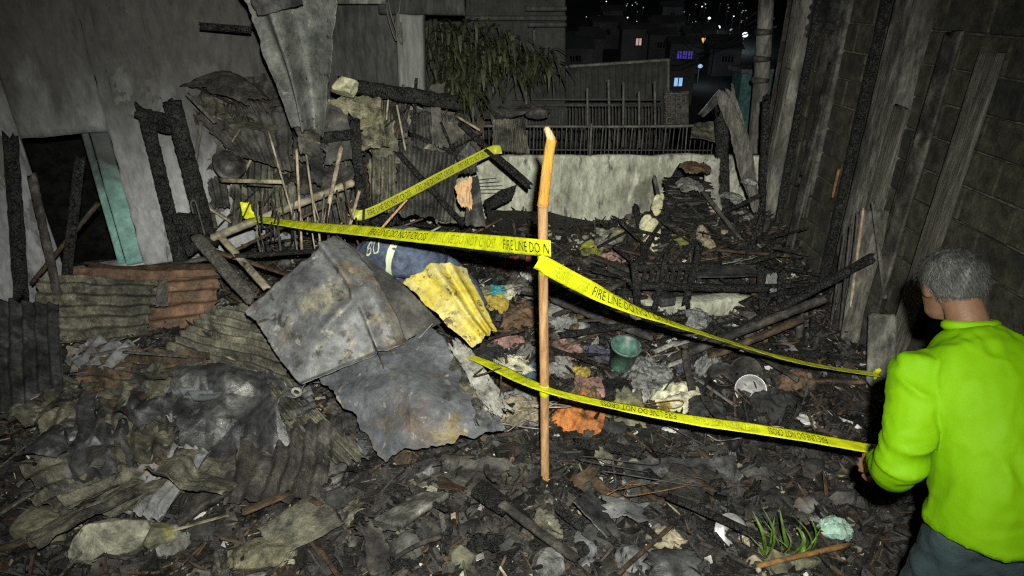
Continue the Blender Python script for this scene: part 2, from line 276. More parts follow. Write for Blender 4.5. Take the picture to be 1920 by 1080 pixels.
def empty(name, loc, label=None, cat=None, group=None, kind=None):
    o = bpy.data.objects.new(name, None); COL.objects.link(o); o.location = loc; o.empty_display_size = 0.1
    return tag(o, label, cat, group, kind)
def solid(o, t, off=0):
    md = o.modifiers.new('thickness', 'SOLIDIFY'); md.thickness = t; md.offset = off; return o

def gridfaces(nu, nv):
    i = np.arange(nu)[:, None]; j = np.arange(nv)[None]; a = i * (nv + 1) + j
    return np.stack([a, a + 1, a + nv + 2, a + nv + 1], -1).reshape(-1, 4)
SEED = [0]
def sheet_geo(c, nu=40, nv=40, corr=None, crump=None, jag=0.04, bulge=None, fold=None, fine=0.0):
    """c: four corners a b c d; corr=(waves, amplitude, 'u'|'v'); crump=(amplitude, frequency); bulge=vector at the middle"""
    SEED[0] += 7.77; s = SEED[0]
    a, b, cc, d = [np.asarray(q, float) for q in c]
    u, v = np.meshgrid(np.linspace(0, 1, nu + 1), np.linspace(0, 1, nv + 1), indexing='ij')
    def ed(t, k): return jag * (np.maximum(0, fbm(np.stack([t * 6, 0 * t + k + s, 0 * t], -1), 4) * 2 - 0.7) + 0.5 * fbm(np.stack([t * 25, 0 * t + k - s, 0 * t], -1), 2))
    e0, e1 = ed(v, 1.0), ed(v, 5.0); f0, f1 = ed(u, 9.0), ed(u, 13.0)
    uu = e0 + u * (1 - e0 - e1); vv = f0 + v * (1 - f0 - f1)
    P = (a * ((1 - uu) * (1 - vv))[..., None] + b * (uu * (1 - vv))[..., None] + cc * (uu * vv)[..., None] + d * ((1 - uu) * vv)[..., None])
    n = np.cross(b - a + cc - d, d - a + cc - b); n /= np.linalg.norm(n)
    if np.dot(n, CAM - (a + cc) / 2) < 0: n = -n
    disp = np.zeros_like(uu)
    if corr:
        t = uu if corr[2] == 'u' else vv; o = vv if corr[2] == 'u' else uu
        ph = 0.9 * (fbm(np.stack([o * 2, t * 2, 0 * o + s], -1), 3) - 0.5)
        disp = disp + corr[1] * np.cos(2 * np.pi * (corr[0] * t + ph)) * (0.6 + 0.8 * fbm(np.stack([o * 3, t * 3, 0 * o + s + 4], -1), 2))
    if crump:
        q = P * crump[1] + s
        disp = disp + crump[0] * 2.3 * (crease(P, crump[1] * 0.8, s) - 0.5) + crump[0] * (ridged(q, 3) - 0.6) * 0.6 + crump[0] * 0.9 * (fbm(q * 0.45 + 31, 2) - 0.5)
    if fine: disp = disp + fine * (fbm(P * 40 + s, 3) - 0.5)
    P = P + n * disp[..., None]
    if bulge is not None: P = P + np.asarray(bulge, float) * (np.sin(np.pi * uu) * np.sin(np.pi * vv))[..., None]
    if fold is not None: P = P + fold(uu, vv)
    return P.reshape(-1, 3), gridfaces(nu, nv)
def SH(name, label, cat, px, m, t=0.003, parent=None, group=None, **k):
    c = [PY(*q) for q in px]
    v, f = sheet_geo(c, **k)
    o = mk(name, v, f, m, label, cat, group, parent=parent, smooth=not (k.get('crump') and k['crump'][0] >= 0.05)); solid(o, t); return o

def beam_geo(p0, p1, w, h, rough=0.08, seg=None, taper=(1, 1), side=None, sq=3.0, bend=0.0, nr=12, freq=18):
    p0, p1 = np.asarray(p0, float), np.asarray(p1, float); d = p1 - p0; L = np.linalg.norm(d); d /= L
    if side is None:
        side = np.cross(d, (0, 0, 1)) if abs(d[2]) < 0.9 else np.array([1.0, 0, 0])
    side = np.asarray(side, float); side = side - d * np.dot(side, d); side /= np.linalg.norm(side); up = np.cross(side, d)
    seg = seg or int(max(6, min(60, L / 0.03))); SEED[0] += 3.31; s = SEED[0]
    t = np.linspace(0, 1, seg + 1); th = np.linspace(0, 2 * np.pi, nr, endpoint=False) + np.pi / nr
    cx = np.sign(np.cos(th)) * np.abs(np.cos(th)) ** (2 / sq); cy = np.sign(np.sin(th)) * np.abs(np.sin(th)) ** (2 / sq)
    tp = taper[0] + (taper[1] - taper[0]) * t
    P = p0 + d * (t * L)[:, None]
    P = P + side * (bend * np.sin(np.pi * t))[:, None]
    off = (side * (cx * w / 2)[:, None] + up * (cy * h / 2)[:, None])[None] * tp[:, None, None]
    V = P[:, None, :] + off
    nz = ridged(V * freq + s, 3) - 0.62
    V = V + off / (np.linalg.norm(off, axis=-1, keepdims=True) + 1e-9) * (nz * rough * 2 * min(w, h))[..., None]
    ej = (vnoise(np.stack([np.cos(th) * 1.5 + s, np.sin(th) * 1.5, 0 * th], -1)) - 0.5) * min(w, h) * (2 if rough > 0.03 else 0.2)
    V[0] += d * ej[:, None]; V[-1] += d * np.roll(ej, 3)[:, None]
    v = np.concatenate([V.reshape(-1, 3), [p0], [p1]]); f = []
    for i in range(seg):
        for j in range(nr):
            f.append((i * nr + j, i * nr + (j + 1) % nr, (i + 1) * nr + (j + 1) % nr, (i + 1) * nr + j))
    A = len(v) - 2; B = len(v) - 1
    for j in range(nr): f.append((A, (j + 1) % nr, j)); f.append((B, seg * nr + j, seg * nr + (j + 1) % nr))
    return v, f
def BEAM(name, label, cat, p0, p1, w, h, m, parent=None, group=None, **k):
    v, f = beam_geo(p0, p1, w, h, **k); return mk(name, v, f, m, label, cat, group, parent=parent)
def BP(name, label, cat, a, b, w, h, m, parent=None, group=None, **k):
    return BEAM(name, label, cat, PY(*a), PY(*b), w, h, m, parent, group, **k)

def tube_geo(pts, rad, nr=8, sub=1):
    pts = np.asarray(pts, float)
    if sub > 1: pts = spline(pts, (len(pts) - 1) * sub + 1); rad = np.interp(np.linspace(0, 1, len(pts)), np.linspace(0, 1, len(rad)), rad) if np.ndim(rad) else rad
    rad = np.broadcast_to(rad, (len(pts),)); n = len(pts)
    T = np.gradient(pts, axis=0); T /= np.linalg.norm(T, axis=1, keepdims=True) + 1e-12
    s = np.cross(T[0], (0.3, 0.2, 0.93)); s /= np.linalg.norm(s); S = []
    for k in range(n):
        s = s - T[k] * np.dot(s, T[k]); s /= np.linalg.norm(s); S.append(s.copy())
    S = np.array(S); U = np.cross(T, S); th = np.linspace(0, 2 * np.pi, nr, endpoint=False)
    V = pts[:, None] + (S[:, None] * np.cos(th)[None, :, None] + U[:, None] * np.sin(th)[None, :, None]) * rad[:, None, None]
    v = np.concatenate([V.reshape(-1, 3), [pts[0] - T[0] * rad[0] * 0.6], [pts[-1] + T[-1] * rad[-1] * 0.6]]); f = []
    for i in range(n - 1):
        for j in range(nr): f.append((i * nr + j, i * nr + (j + 1) % nr, (i + 1) * nr + (j + 1) % nr, (i + 1) * nr + j))
    A, B = len(v) - 2, len(v) - 1
    for j in range(nr): f.append((A, (j + 1) % nr, j)); f.append((B, (n - 1) * nr + j, (n - 1) * nr + (j + 1) % nr))
    return v, f
def spline(pts, n):
    pts = np.asarray(pts, float); q = np.concatenate([[2 * pts[0] - pts[1]], pts, [2 * pts[-1] - pts[-2]]]); m = len(pts) - 1; out = []
    for t in np.linspace(0, m - 1e-9, n):
        i = int(t); u = t - i; p0, p1, p2, p3 = q[i:i + 4]
        out.append(0.5 * (2 * p1 + (p2 - p0) * u + (2 * p0 - 5 * p1 + 4 * p2 - p3) * u * u + (3 * p1 - p0 - 3 * p2 + p3) * u ** 3))
    return np.array(out)
def WIRE(name, label, cat, pts, r, m, parent=None, group=None, sub=6):
    v, f = tube_geo(pts, r, 6, sub); return mk(name, v, f, m, label, cat, group, parent=parent)
def box_geo(c, s, rot=None):
    x, y, z = np.asarray(s, float) / 2
    v = np.array([(-x, -y, -z), (x, -y, -z), (x, y, -z), (-x, y, -z), (-x, -y, z), (x, -y, z), (x, y, z), (-x, y, z)])
    if rot is not None: v = v @ np.array(rot).T
    return v + np.asarray(c, float), [(0, 3, 2, 1), (4, 5, 6, 7), (0, 1, 5, 4), (1, 2, 6, 5), (2, 3, 7, 6), (3, 0, 4, 7)]
def bevel(o, w=0.006, s=2):
    md = o.modifiers.new('edge', 'BEVEL'); md.width = w; md.segments = s; md.limit_method = 'ANGLE'; return o
def BOX(name, c, s, m, label=None, cat=None, parent=None, group=None, kind=None, rz=0, bev=0.006):
    rot = [[math.cos(rz), -math.sin(rz), 0], [math.sin(rz), math.cos(rz), 0], [0, 0, 1]]
    v, f = box_geo(c, s, rot); o = mk(name, v, f, m, label, cat, group, kind, parent, smooth=False)
    if bev: bevel(o, bev)
    return o
def joinv(parts):
    V, F, n = [], [], 0
    for v, f in parts:
        v = np.asarray(v).reshape(-1, 3); V.append(v); F += [tuple(int(i) + n for i in q) for q in f]; n += len(v)
    return np.concatenate(V), F

_ico = {}
def ico(sub):
    if sub not in _ico:
        bm = bmesh.new(); bmesh.ops.create_icosphere(bm, subdivisions=sub, radius=1)
        _ico[sub] = (np.array([q.co[:] for q in bm.verts]), [tuple(q.index for q in p.verts) for p in bm.faces]); bm.free()
    return _ico[sub]
def rock_geo(c, r, sub=4, amp=0.25, freq=1.6, fac=0.0):
    v, f = ico(sub); SEED[0] += 5.1; s = SEED[0]
    n = ridged(v * freq + s, 4) - 0.6; n2 = fbm(v * freq * 0.8 + s * 2, 3) - 0.5
    w = v * (1 + amp * (n + 1.4 * n2))[:, None]
    if fac:
        for k in range(14):
            d = rng.normal(size=3); d /= np.linalg.norm(d); h = w @ d; lim = 0.5 + 0.28 * rng.random(); w = w - d * (np.maximum(0, h - lim) * fac)[:, None]
    return w * np.asarray(r, float) + np.asarray(c, float), f
def ROCK(name, label, cat, c, r, m, group=None, **k):
    v, f = rock_geo(c, r, **k); return mk(name, v, f, m, label, cat, group)

def rag_geo(c, rx, ry, h, n=40, freq=3.6, rz=0.0, gather=0.22, follow=True):
    """a crumpled cloth lying on the heap: a gathered sheet with sharp folds"""
    SEED[0] += 11.3; s = SEED[0]
    u, v = np.meshgrid(np.linspace(-1, 1, n + 1), np.linspace(-1, 1, n + 1), indexing='ij')
    q = np.stack([u, v, 0 * u], -1)
    wx = fbm(q * 1.4 + s, 3) - 0.5; wy = fbm(q * 1.4 + s + 50, 3) - 0.5
    a, b = u * np.sqrt(1 - v * v / 2), v * np.sqrt(1 - u * u / 2)
    e = 1 + 0.28 * (fbm(np.stack([np.cos(np.arctan2(b, a)) * 1.1 + s, np.sin(np.arctan2(b, a)) * 1.1, 0 * a], -1), 3) - 0.5)
    a, b = a * e + gather * wx * 1.6, b * e + gather * wy * 1.6
    r = np.sqrt(u * u + v * v) / 1.2
    z = h * (np.maximum(0, 1 - r ** 2.2) * (0.35 + 0.5 * fbm(q * 1.2 + s + 9, 2)) + 0.75 * (ridged(q * freq * 0.55 + s + 20 + 0.6 * wx[..., None], 3) - 0.55))
    x, y = a * rx, b * ry
    cr, sr = math.cos(rz), math.sin(rz)
    X, Y = x * cr - y * sr, x * sr + y * cr
    P = np.stack([X + c[0], Y + c[1], z], -1)
    if follow: P[..., 2] += np.maximum(ground(P[..., 0], P[..., 1]), c[2] - 0.02)
    else: P[..., 2] += c[2]
    return P.reshape(-1, 3), gridfaces(n, n)
def RAG(label, px, py, wpx, hpx, m, name='rag', cat='rag', lift=0.035, hz=0.07, group=None, **k):
    p = GP(px, py, lift); dep = (p[1] * ca + (CAM[2] - p[2]) * sa)
    rx = wpx / FPX * dep / 2; ry = rx * 0.9 if hpx is None else hpx / FPX * dep / 2 / max(0.4, math.sin(PITCH + math.atan((py - 540) / FPX)) * 1.0)
    v, f = rag_geo(p, rx * 1.1, ry * 1.1, hz, **k); o = mk(name, v, f, CLOTH.get(m) or m, label, cat, group); solid(o, 0.004); return o

def text_geo(s, size_x, size_y):
    cu = bpy.data.curves.new('t', 'FONT'); cu.body = s; cu.align_x = 'LEFT'; cu.resolution_u = 2
    o = bpy.data.objects.new('t', cu); COL.objects.link(o)
    dg = bpy.context.evaluated_depsgraph_get(); me = o.evaluated_get(dg).to_mesh()
    v = np.array([q.co[:] for q in me.vertices]); f = [tuple(p.vertices) for p in me.polygons]
    o.evaluated_get(dg).to_mesh_clear(); bpy.data.objects.remove(o); bpy.data.curves.remove(cu)
    v[:, 0] -= v[:, 0].min(); v[:, 1] -= v[:, 1].min()
    v[:, 0] *= size_x / v[:, 0].max(); v[:, 1] *= size_y / v[:, 1].max(); return v, f

LANDMARKS = ((1020, 880, 'in front of the bamboo pole foot'), (1082, 770, 'by the bright orange cloth'), (1165, 670, 'by the green bucket'), (1266, 750, 'by the large cream cloth'), (1400, 725, 'by the aluminium bowl'),
    (1305, 575, 'by the pale concrete lintel'), (1250, 505, 'by the charred table'), (1290, 420, 'by the burnt paper stack'), (1080, 430, 'at the foot of the retaining wall'), (950, 550, 'by the teal cloth'), (960, 680, 'by the cream knitted bundle'),
    (850, 800, 'beside the blue-grey sheet'), (500, 1050, 'by the crumbled yellow rubble'), (212, 1040, 'by the large pale rock'), (1480, 1040, 'by the green plant'), (1030, 1010, 'by the pale upright stone'), (1250, 1050, 'by the flat tan rock'),
    (860, 1050, 'by the yellow stained rock'), (1560, 700, 'by the leaning rods'), (1580, 950, 'by the round grey rock'), (620, 950, 'below the blue-grey sheet'), (560, 450, 'below the sloping bamboo pole'), (400, 470, 'by the foot of the charred door frame'),
    (400, 780, 'by the shiny dark crumpled sheet'), (170, 690, 'by the silvery foil sheet'), (300, 580, 'by the rusty sheet'), (620, 600, 'by the large grey sheet'), (1450, 620, 'under the long sloping beam'), (200, 820, 'among the olive crumpled sheets'),
    (560, 300, 'behind the thin sticks'), (426, 305, 'by the blackened wok'), (680, 330, 'by the blistered charred post'), (800, 230, 'under the thick charred beam'), (650, 190, 'by the foam block'), (860, 350, 'by the orange plywood'), (750, 380, 'by the rear tape'),
    (480, 220, 'left of the hanging roof sheet'), (1130, 590, 'below the right tape'), (1060, 520, 'right of the pole below the tape'), (1190, 880, 'below the low tape'), (1400, 900, 'by the dark rock right of the low tape'), (900, 470, 'behind the yellow sheet'), (1420, 450, 'at the foot of the right rear posts'))
TONE = {'char': 'black', 'char_grey': 'ash-grey', 'char_brown': 'brown', 'grey_wood': 'weathered grey', 'bamboo_dry': 'straw-coloured', 'gi': 'galvanised grey', 'gi_dark': 'dark shiny', 'gi_soot': 'sooty', 'gi_olive': 'olive grey', 'gi_blue': 'blue-grey',
        'rust_red': 'rusty', 'rock_dark': 'dark grey', 'rock_olive': 'olive', 'dark_metal': 'dark', 'rust_stick': 'rusty', 'pale_board': 'pale', 'plastic_clear': 'clear plastic', 'rock_pale': 'pale'}
def auto(noun, m, size, p, cuts=(0, 0)):
    """say how a loose piece looks and which findable thing it lies beside"""
    r = np.asarray(p, float) - CAM; dep = r[1] * ca - r[2] * sa; px, py = 960 + r[0] / dep * FPX, 540 - (r[1] * sa + r[2] * ca) / dep * FPX
    w = min(LANDMARKS, key=lambda q: (q[0] - px) ** 2 + (q[1] - py) ** 2)[2]
    n_ = m if isinstance(m, str) else m.name; tone = TONE.get(n_, n_.replace('cloth_', ''))
    sz = 'small' if size < cuts[0] else 'large' if size > cuts[1] else 'medium-sized'
    return '%s %s %s %s' % (sz, tone, noun, w)
# ================================================================== THE SETTING
# ground: ash heap near, bare earth further out, one sheet
xs = np.concatenate([np.linspace(-60, -6, 14), np.linspace(-5.6, 4.2, 260), np.linspace(4.6, 60, 14)])
ys = np.concatenate([np.linspace(-40, 0.6, 12), np.linspace(0.9, 6.6, 190), np.linspace(6.9, 9.5, 8)])
X, Y = np.meshgrid(xs, ys, indexing='ij'); Z = ground(X, Y) + 0.035 * (ridged(np.stack([X * 14, Y * 14, 0 * X], -1), 3) - 0.6)
nx, ny = len(xs) - 1, len(ys) - 1
gv = np.stack([X, Y, Z], -1).reshape(-1, 3)
mk('ground', gv, gridfaces(nx, ny), 'ash', kind='structure', recentre=False)
# valley and the hillside across it
def hill(x, y):
    y = np.asarray(y, float); b = np.where(y < 30, -9 * np.clip((y - 9.5) / 20.5, 0, 1), -9 + 34 * np.clip((y - 30) / 170, 0, 1) ** 1.15)
    x = np.asarray(x, float)
    return b + 5 * np.clip((y - 18) / 30, 0, 1) * (fbm(np.stack([x * 0.03, y * 0.03, 0 * y], -1), 4) - 0.5)
hx = np.linspace(-260, 260, 90); hy = np.linspace(9.5, 320, 110)
X, Y = np.meshgrid(hx, hy, indexing='ij'); mk('hillside', np.stack([X, Y, hill(X, Y) - 0.06], -1).reshape(-1, 3), gridfaces(89, 109), 'night_hill', kind='structure', recentre=False)
def HP(px, py):
    d = ray(px, py); t = np.linspace(14, 330, 3000); p = CAM + d[None] * t[:, None]
    k = np.argmax(p[:, 2] < hill(p[:, 0], p[:, 1])); k = k if k else int(len(t) * 0.55); return p[max(0, k - 55)]

# ------------------------------------------------------------------ far houses with lit windows, street lamps
def far_house(px, py, w, h, d, wm, label, win, nwin=1, extra_m=None):
    """a house on the slope whose lit window is seen at (px, py)"""
    p = HP(px, py); zc = p[2]; base = zc - 2.3 - 0.5 * h
    root = empty('hillside_house', (p[0], p[1] + 0.5, base), label, 'house', 'unlit houses on the hillside')
    BOX('wall', (p[0], p[1] + 0.5 + d / 2, base + (h + 3) / 2), (w, d, h + 3), 'far_wall', parent=root, bev=0)
    zt = base + h + 3
    v = np.array([(-w / 2 - .2, -.2, 0), (w / 2 + .2, -.2, 0), (w / 2 + .2, d + .2, 0), (-w / 2 - .2, d + .2, 0), (-w / 2 - .2, d / 2, .6), (w / 2 + .2, d / 2, .6)]) + np.array([p[0], p[1] + 0.5, zt])
    mk('roof', v, [(0, 1, 5, 4), (2, 3, 4, 5), (0, 4, 3), (1, 2, 5), (0, 3, 2, 1)], 'far_wall', parent=root, smooth=False)
    for k in range(nwin):
        cx = p[0] + (k - (nwin - 1) / 2) * win[0] * 1.35
        fr = BOX('window', (cx, p[1] + 0.46, zc), (win[0] + 0.16, 0.1, win[1] + 0.16), 'far_wall', parent=root, bev=0)
        BOX('pane', (cx, p[1] + 0.40, zc), (win[0], 0.04, win[1]), wm, parent=fr, bev=0)
        BOX('glazing_bar', (cx, p[1] + 0.37, zc), (0.07, 0.04, win[1]), 'far_wall', parent=fr, bev=0)
    return root
far_house(1199, 79, 3.2, 0.8, 2, 'win_pink', 'far house with one square pinkish lit window beside the shack roof', (0.5, 0.6))
far_house(1274, 155, 2.4, 0.6, 2, 'win_blue', 'nearer house with a bright pale blue window above the fence', (0.62, 0.6))
far_house(1286, 106, 2.6, 0.6, 2, 'win_violet', 'house with a row of dim violet windows across the valley', (0.36, 0.8), 3)
far_house(1322, 77, 2.4, 0.6, 2, 'lamp_orange', 'far house with one orange lit window left of the street lamps', (0.45, 0.5))
far_house(1300, 81, 1.4, 0.4, 2, 'lamp_soft', 'far house with one narrow grey lit window', (0.4, 0.9))
def street_lamp(px, py, s, m, label, group):
    p = HP(px, py); root = empty('street_lamp', (p[0], p[1], p[2] - 4), label, 'lamp', group)
    v, f = tube_geo([(p[0], p[1] + .3, p[2] - 8), (p[0], p[1] + .3, p[2] + s)], 0.05, 6); mk('pole', v, f, 'far_wall', parent=root)
    v, f = rock_geo(p, (s, s * 0.6, s * 0.8), 2, 0.05); mk('lamp_head', v, f, m, parent=root)
    if s > .14:
        ld = bpy.data.lights.new('lamp_light', 'POINT'); ld.energy = 170 * s; ld.color = (.75, .85, 1.0); ld.shadow_soft_size = .3; lo = bpy.data.objects.new('lamp_light', ld); COL.objects.link(lo); lo.parent = root; lo.location = (0, -.8, 4)
street_lamp(1397, 65, 0.30, 'lamp_white', 'brightest white street lamp on the slope left of the utility pole', None)
street_lamp(1347, 51, 0.22, 'lamp_white', 'white street lamp on the slope second in brightness', None)
street_lamp(1330, 34, 0.16, 'lamp_white', 'white street lamp above the second brightest one', None)
street_lamp(1371, 56, 0.15, 'lamp_soft', 'dim white lamp between the two brightest street lamps', None)
street_lamp(1313, 124, 0.2, 'win_blue', 'faint bluish lamp below the violet windows', None)
rl = random.Random(4)
for k in range(52):
    if k < 38: px, py = rl.triangular(1140, 1440, 1360), rl.triangular(0, 52, 6)
    else: px, py = rl.uniform(1010, 1200), rl.uniform(0, 60)
    street_lamp(px, py, rl.uniform(0.03, 0.085), 'lamp_white' if rl.random() < 0.22 else 'lamp_soft', 'tiny white light among the lights of the far dark hillside', 'tiny lights scattered over the far hillside')
rh_ = random.Random(12)
for k in range(26):
    px, py = rh_.uniform(1050, 1372), rh_.uniform(14, 112)
    if any(abs(px - a) < 30 and abs(py - b) < 26 for a, b in ((1199, 79), (1274, 155), (1286, 106), (1322, 77), (1300, 81), (1397, 65), (1347, 51), (1330, 34), (1371, 56))): continue
    far_house(px, py, rh_.uniform(1.6, 3.2), rh_.uniform(.2, .8), 2, 'soot_black', 'dim unlit hillside house %s and %s the pinkish lit window' % ('far left of' if px < 1120 else 'left of' if px < 1199 else 'right of' if px < 1290 else 'far right of', 'above' if py < 60 else 'level with' if py < 92 else 'below'), (.4, .5), rh_.choice([1, 2]))
# teal house wall beyond the right end of the fence, with the utility pole before it
tw = empty('teal_house', (3.2, 9.2, -1), 'dim teal painted house wall beyond the right end of the fence', 'house')
p = PY(1400, 175, 9.2); BOX('wall', (p[0] + 0.35, 9.4, 0.1), (0.9, 0.4, 2.4), 'teal_wall', parent=tw)
BOX('roof', (p[0] + 0.35, 9.4, 1.34), (1.0, 0.6, 0.06), 'far_wall', parent=tw)
q0, q1 = PY(1418, 260, 7.6), PY(1447, -160, 7.6)
up_ = empty('utility_pole', tuple(q0), 'pale concrete utility pole with bands standing behind the leaning sheet', 'pole')
v, f = tube_geo([q0 - (0, 0, 1.5), q0, q1], [0.10, 0.095, 0.075], 12, 4); mk('shaft', v, f, 'old_concrete', parent=up_)
for py in (60, 110, 150):
    c = PY(1435 - (py - 60) * 0.07 - 4, py, 7.6); v, f = tube_geo([c - (0, 0, .02), c + (0, 0, .02)], 0.105, 12); mk('band', v, f, 'dark_metal', parent=up_)
for k in range(4):
    a = PY(1446 + k * 3, 2 + k * 16, 7.6); b = PY(1240 + 20 * k, 118 - 24 * k, 26)
    WIRE('overhead_wire', 'black overhead wire running from the utility pole into the valley, %s' % ('lowest', 'second lowest', 'second highest', 'highest')[3 - k], 'wire', [a, (a + b) / 2 - (0, 0, 0.35), b], 0.010, 'dark_metal', group='overhead wires')

# ------------------------------------------------------------------ retaining wall, fences, shack behind
WY = 6.25
xl, xr = PY(560, 300, WY)[0], PY(1440, 300, WY)[0]
ztop = PY(1100, 293, WY)[2]
nu, nv = 160, 40
u, v_ = np.meshgrid(np.linspace(xl, xr, nu + 1), np.linspace(0, 1, nv + 1), indexing='ij')
top = ztop + 0.035 * (fbm(np.stack([u * 5, 0 * u, 0 * u], -1), 4) - 0.5)
zz = -0.2 + (top + 0.2) * v_
front = np.stack([u, WY + 0.03 * (fbm(np.stack([u * 3, zz * 3, 0 * u], -1), 4) - 0.5) + 0.012 * (ridged(np.stack([u * 7, zz * 7, 0 * u], -1), 3) - .6), zz], -1)
back = front[:, -1:] + np.array([0, 0.14, 0.0]); back2 = front[:, :1] * 1.0; back2 = np.concatenate([back2[..., :1], back2[..., 1:2] * 0 + WY + 0.16, back2[..., 2:]], -1)
allv = np.concatenate([front, back, back2], 1)
mk('retaining_wall', allv.reshape(-1, 3), gridfaces(nu, nv + 2), 'wall_back', 'low pale stained concrete retaining wall at the back of the burnt lot', 'wall')
fence = empty('bar_fence', (0.8, WY + 0.09, ztop), 'rusty fence of thin upright bars on top of the retaining wall', 'fence')
zr = PY(1100, 235, WY + 0.09)[2]
xa, xb = PY(925, 240, WY)[0], PY(1345, 240, WY)[0]
v, f = tube_geo([(xa - .9, WY + .085, zr), ((xa + xb) / 2, WY + .085, zr - 0.012), (xb, WY + .085, zr)], 0.014, 8, 6); mk('top_rail', v, f, 'rail_metal', parent=fence)
v, f = tube_geo([(xa - .9, WY + .085, ztop + .05), (xb, WY + .085, ztop + .04)], 0.008, 6, 4); mk('bottom_rail', v, f, 'dark_metal', parent=fence)
k = 0; x = xa - 0.6
while x < xb:
    x += 0.042 + random.uniform(-0.008, 0.01); lean = random.uniform(-0.012, 0.012)
    v, f = tube_geo([(x, WY + 0.10, ztop - 0.03), (x + lean, WY + 0.10 + random.uniform(-.006, .006), zr - 0.012)], random.uniform(0.004, 0.0065), 5)
    mk('bar', v, f, 'dark_metal' if random.random() < 0.7 else 'rail_metal', parent=fence)
for px in (1107, 1348):
    x = PY(px, 260, WY + .09)[0]; v, f = tube_geo([(x, WY + .06, ztop - .05), (x, WY + .06, zr + .02)], 0.013, 8); mk('post', v, f, 'rail_metal', parent=fence)
f2 = empty('rear_fence', (1.3, 7.3, 0.2), 'second dark fence of taller posts and rails behind the bar fence', 'fence')
for px, ya, yb in ((988, 172, 236), (1102, 165, 240), (1143, 150, 240), (1168, 154, 236), (1199, 170, 236), (1229, 153, 236)):
    a, b = PY(px, yb + 40, 7.2), PY(px + random.uniform(-2, 2), ya, 7.2); v, f = tube_geo([a, b], 0.016, 8, 3); mk('post', v, f, 'rail_metal', parent=f2)
for py, yy in ((197, 7.24), (186, 7.24)):
    v, f = tube_geo([PY(960, py, yy), PY(1240, py, yy)], 0.011, 6, 3); mk('rail', v, f, 'dark_metal', parent=f2)
a, b = PY(1240, 197, 7.24), PY(1345, 190, 7.24)
for k in range(46):
    px = 962 + k * 6.2; v, f = tube_geo([PY(px, 262, 7.27), PY(px, 198 + random.uniform(-3, 4), 7.27)], 0.006, 5); mk('bar', v, f, 'dark_metal', parent=f2)
sh = empty('dark_shack', (1.2, 8.6, -0.5), 'dark sheet-walled shack with a slanting pale roof edge behind the fences', 'shack')
c = [PY(985, 132, 8.4), PY(1252, 113, 8.4), PY(1252, 280, 8.4), PY(985, 280, 8.4)]
v, f = sheet_geo(c, 90, 10, corr=(24, 0.012, 'u'), jag=0.0); solid(mk('wall', v, f, 'shack', parent=sh), 0.01)
v, f = beam_geo(PY(985, 130, 8.36), PY(1256, 112, 8.36), 0.05, 0.04, 0.03); mk('roof_edge', v, f, 'rail_metal', parent=sh)
v, f = beam_geo(PY(1253, 114, 8.36), PY(1253, 235, 8.36), 0.035, 0.05, 0.03); mk('corner_post', v, f, 'rail_metal', parent=sh)
c = [PY(985, 130, 8.4), PY(1256, 112, 8.4), PY(1256, 112, 8.4) + (0, 1.6, -.25), PY(985, 130, 8.4) + (0, 1.6, -.25)]
v, f = sheet_geo(c, 90, 10, corr=(24, 0.012, 'u'), jag=0.0); solid(mk('roof', v, f, 'shack', parent=sh), 0.01)
gt = empty('white_grille_gate', tuple(PY(1266, 240, 7.7)), 'pale wrought grille gate between the shack and the leaning sheet', 'gate')
for k in range(5):
    px = 1250 + k * 9; v, f = tube_geo([PY(px, 244, 7.7), PY(px, 172, 7.7)], 0.010, 6); mk('bar', v, f, 'rail_metal', parent=gt)
for py in (176, 193, 212, 238):
    v, f = tube_geo([PY(1247, py, 7.68), PY(1290, py, 7.68)], 0.012, 6); mk('rail', v, f, 'rail_metal', parent=gt)
for k in range(6):
    cx, cy = 1255 + (k % 2) * 18, 184 + (k // 2) * 21; th = np.linspace(0, 5.5, 12)
    v, f = tube_geo([PY(cx + 6 * math.cos(t), cy + 6 * math.sin(t), 7.66) for t in th], 0.009, 5); mk('scroll', v, f, 'rail_metal', parent=gt)
SH('gate_backing', 'pale yellowish board standing behind the grille gate', 'board', [(1245, 172, 7.85), (1292, 170, 7.85), (1292, 246, 7.85), (1245, 246, 7.85)], 'char_grey', jag=0.02, nu=12, nv=16, crump=(0.01, 4))

# ------------------------------------------------------------------ dark neighbour house, back left (burnt wall, pale pilaster, soffit)
nb = empty('burnt_neighbour_house', (-1.4, 6.5, 0), 'dark smoke-blackened house with a pale pilaster behind the charred beam', 'house')
c = [PY(470, -60, 5.9), PY(765, -60, 5.9), PY(765, 330, 5.9), PY(470, 330, 5.9)]
v, f = sheet_geo(c, 60, 60, crump=(0.03, 3.0), jag=0, corr=(16, 0.008, 'u')); solid(mk('wall', v, f, 'house_dark', parent=nb), 0.02)
v, f = beam_geo(PY(776, 240, 5.8), PY(770, 26, 5.8), 0.23, 0.2, 0.01, sq=8); mk('pilaster', v, f, 'pilaster', parent=nb)
v, f = beam_geo(PY(560, 2, 5.7), PY(725, 2, 5.7), 0.2, 0.045, 0.01, sq=8); mk('fascia', v, f, 'old_concrete', parent=nb)
v, f = beam_geo(PY(716, 10, 5.85), PY(872, 12, 5.85), 0.3, 0.14, 0.01, sq=8); mk('lintel', v, f, 'house_dark', parent=nb)
c = [PY(765, -60, 7.4), PY(1060, -60, 7.4), PY(1060, 260, 7.4), PY(765, 260, 7.4)]
v, f = sheet_geo(c, 60, 20, corr=(20, 0.01, 'u'), jag=0); solid(mk('rear_wall', v, f, 'shack', parent=nb), 0.02)
for py, xa_, xb_ in ((16, 985, 1062), (34, 870, 1062), (46, 990, 1062)):
    v, f = beam_geo(PY(xa_, py, 7.2), PY(xb_, py, 7.2), 0.06, 0.05, 0.02); mk('purlin', v, f, 'house_dark', parent=nb)
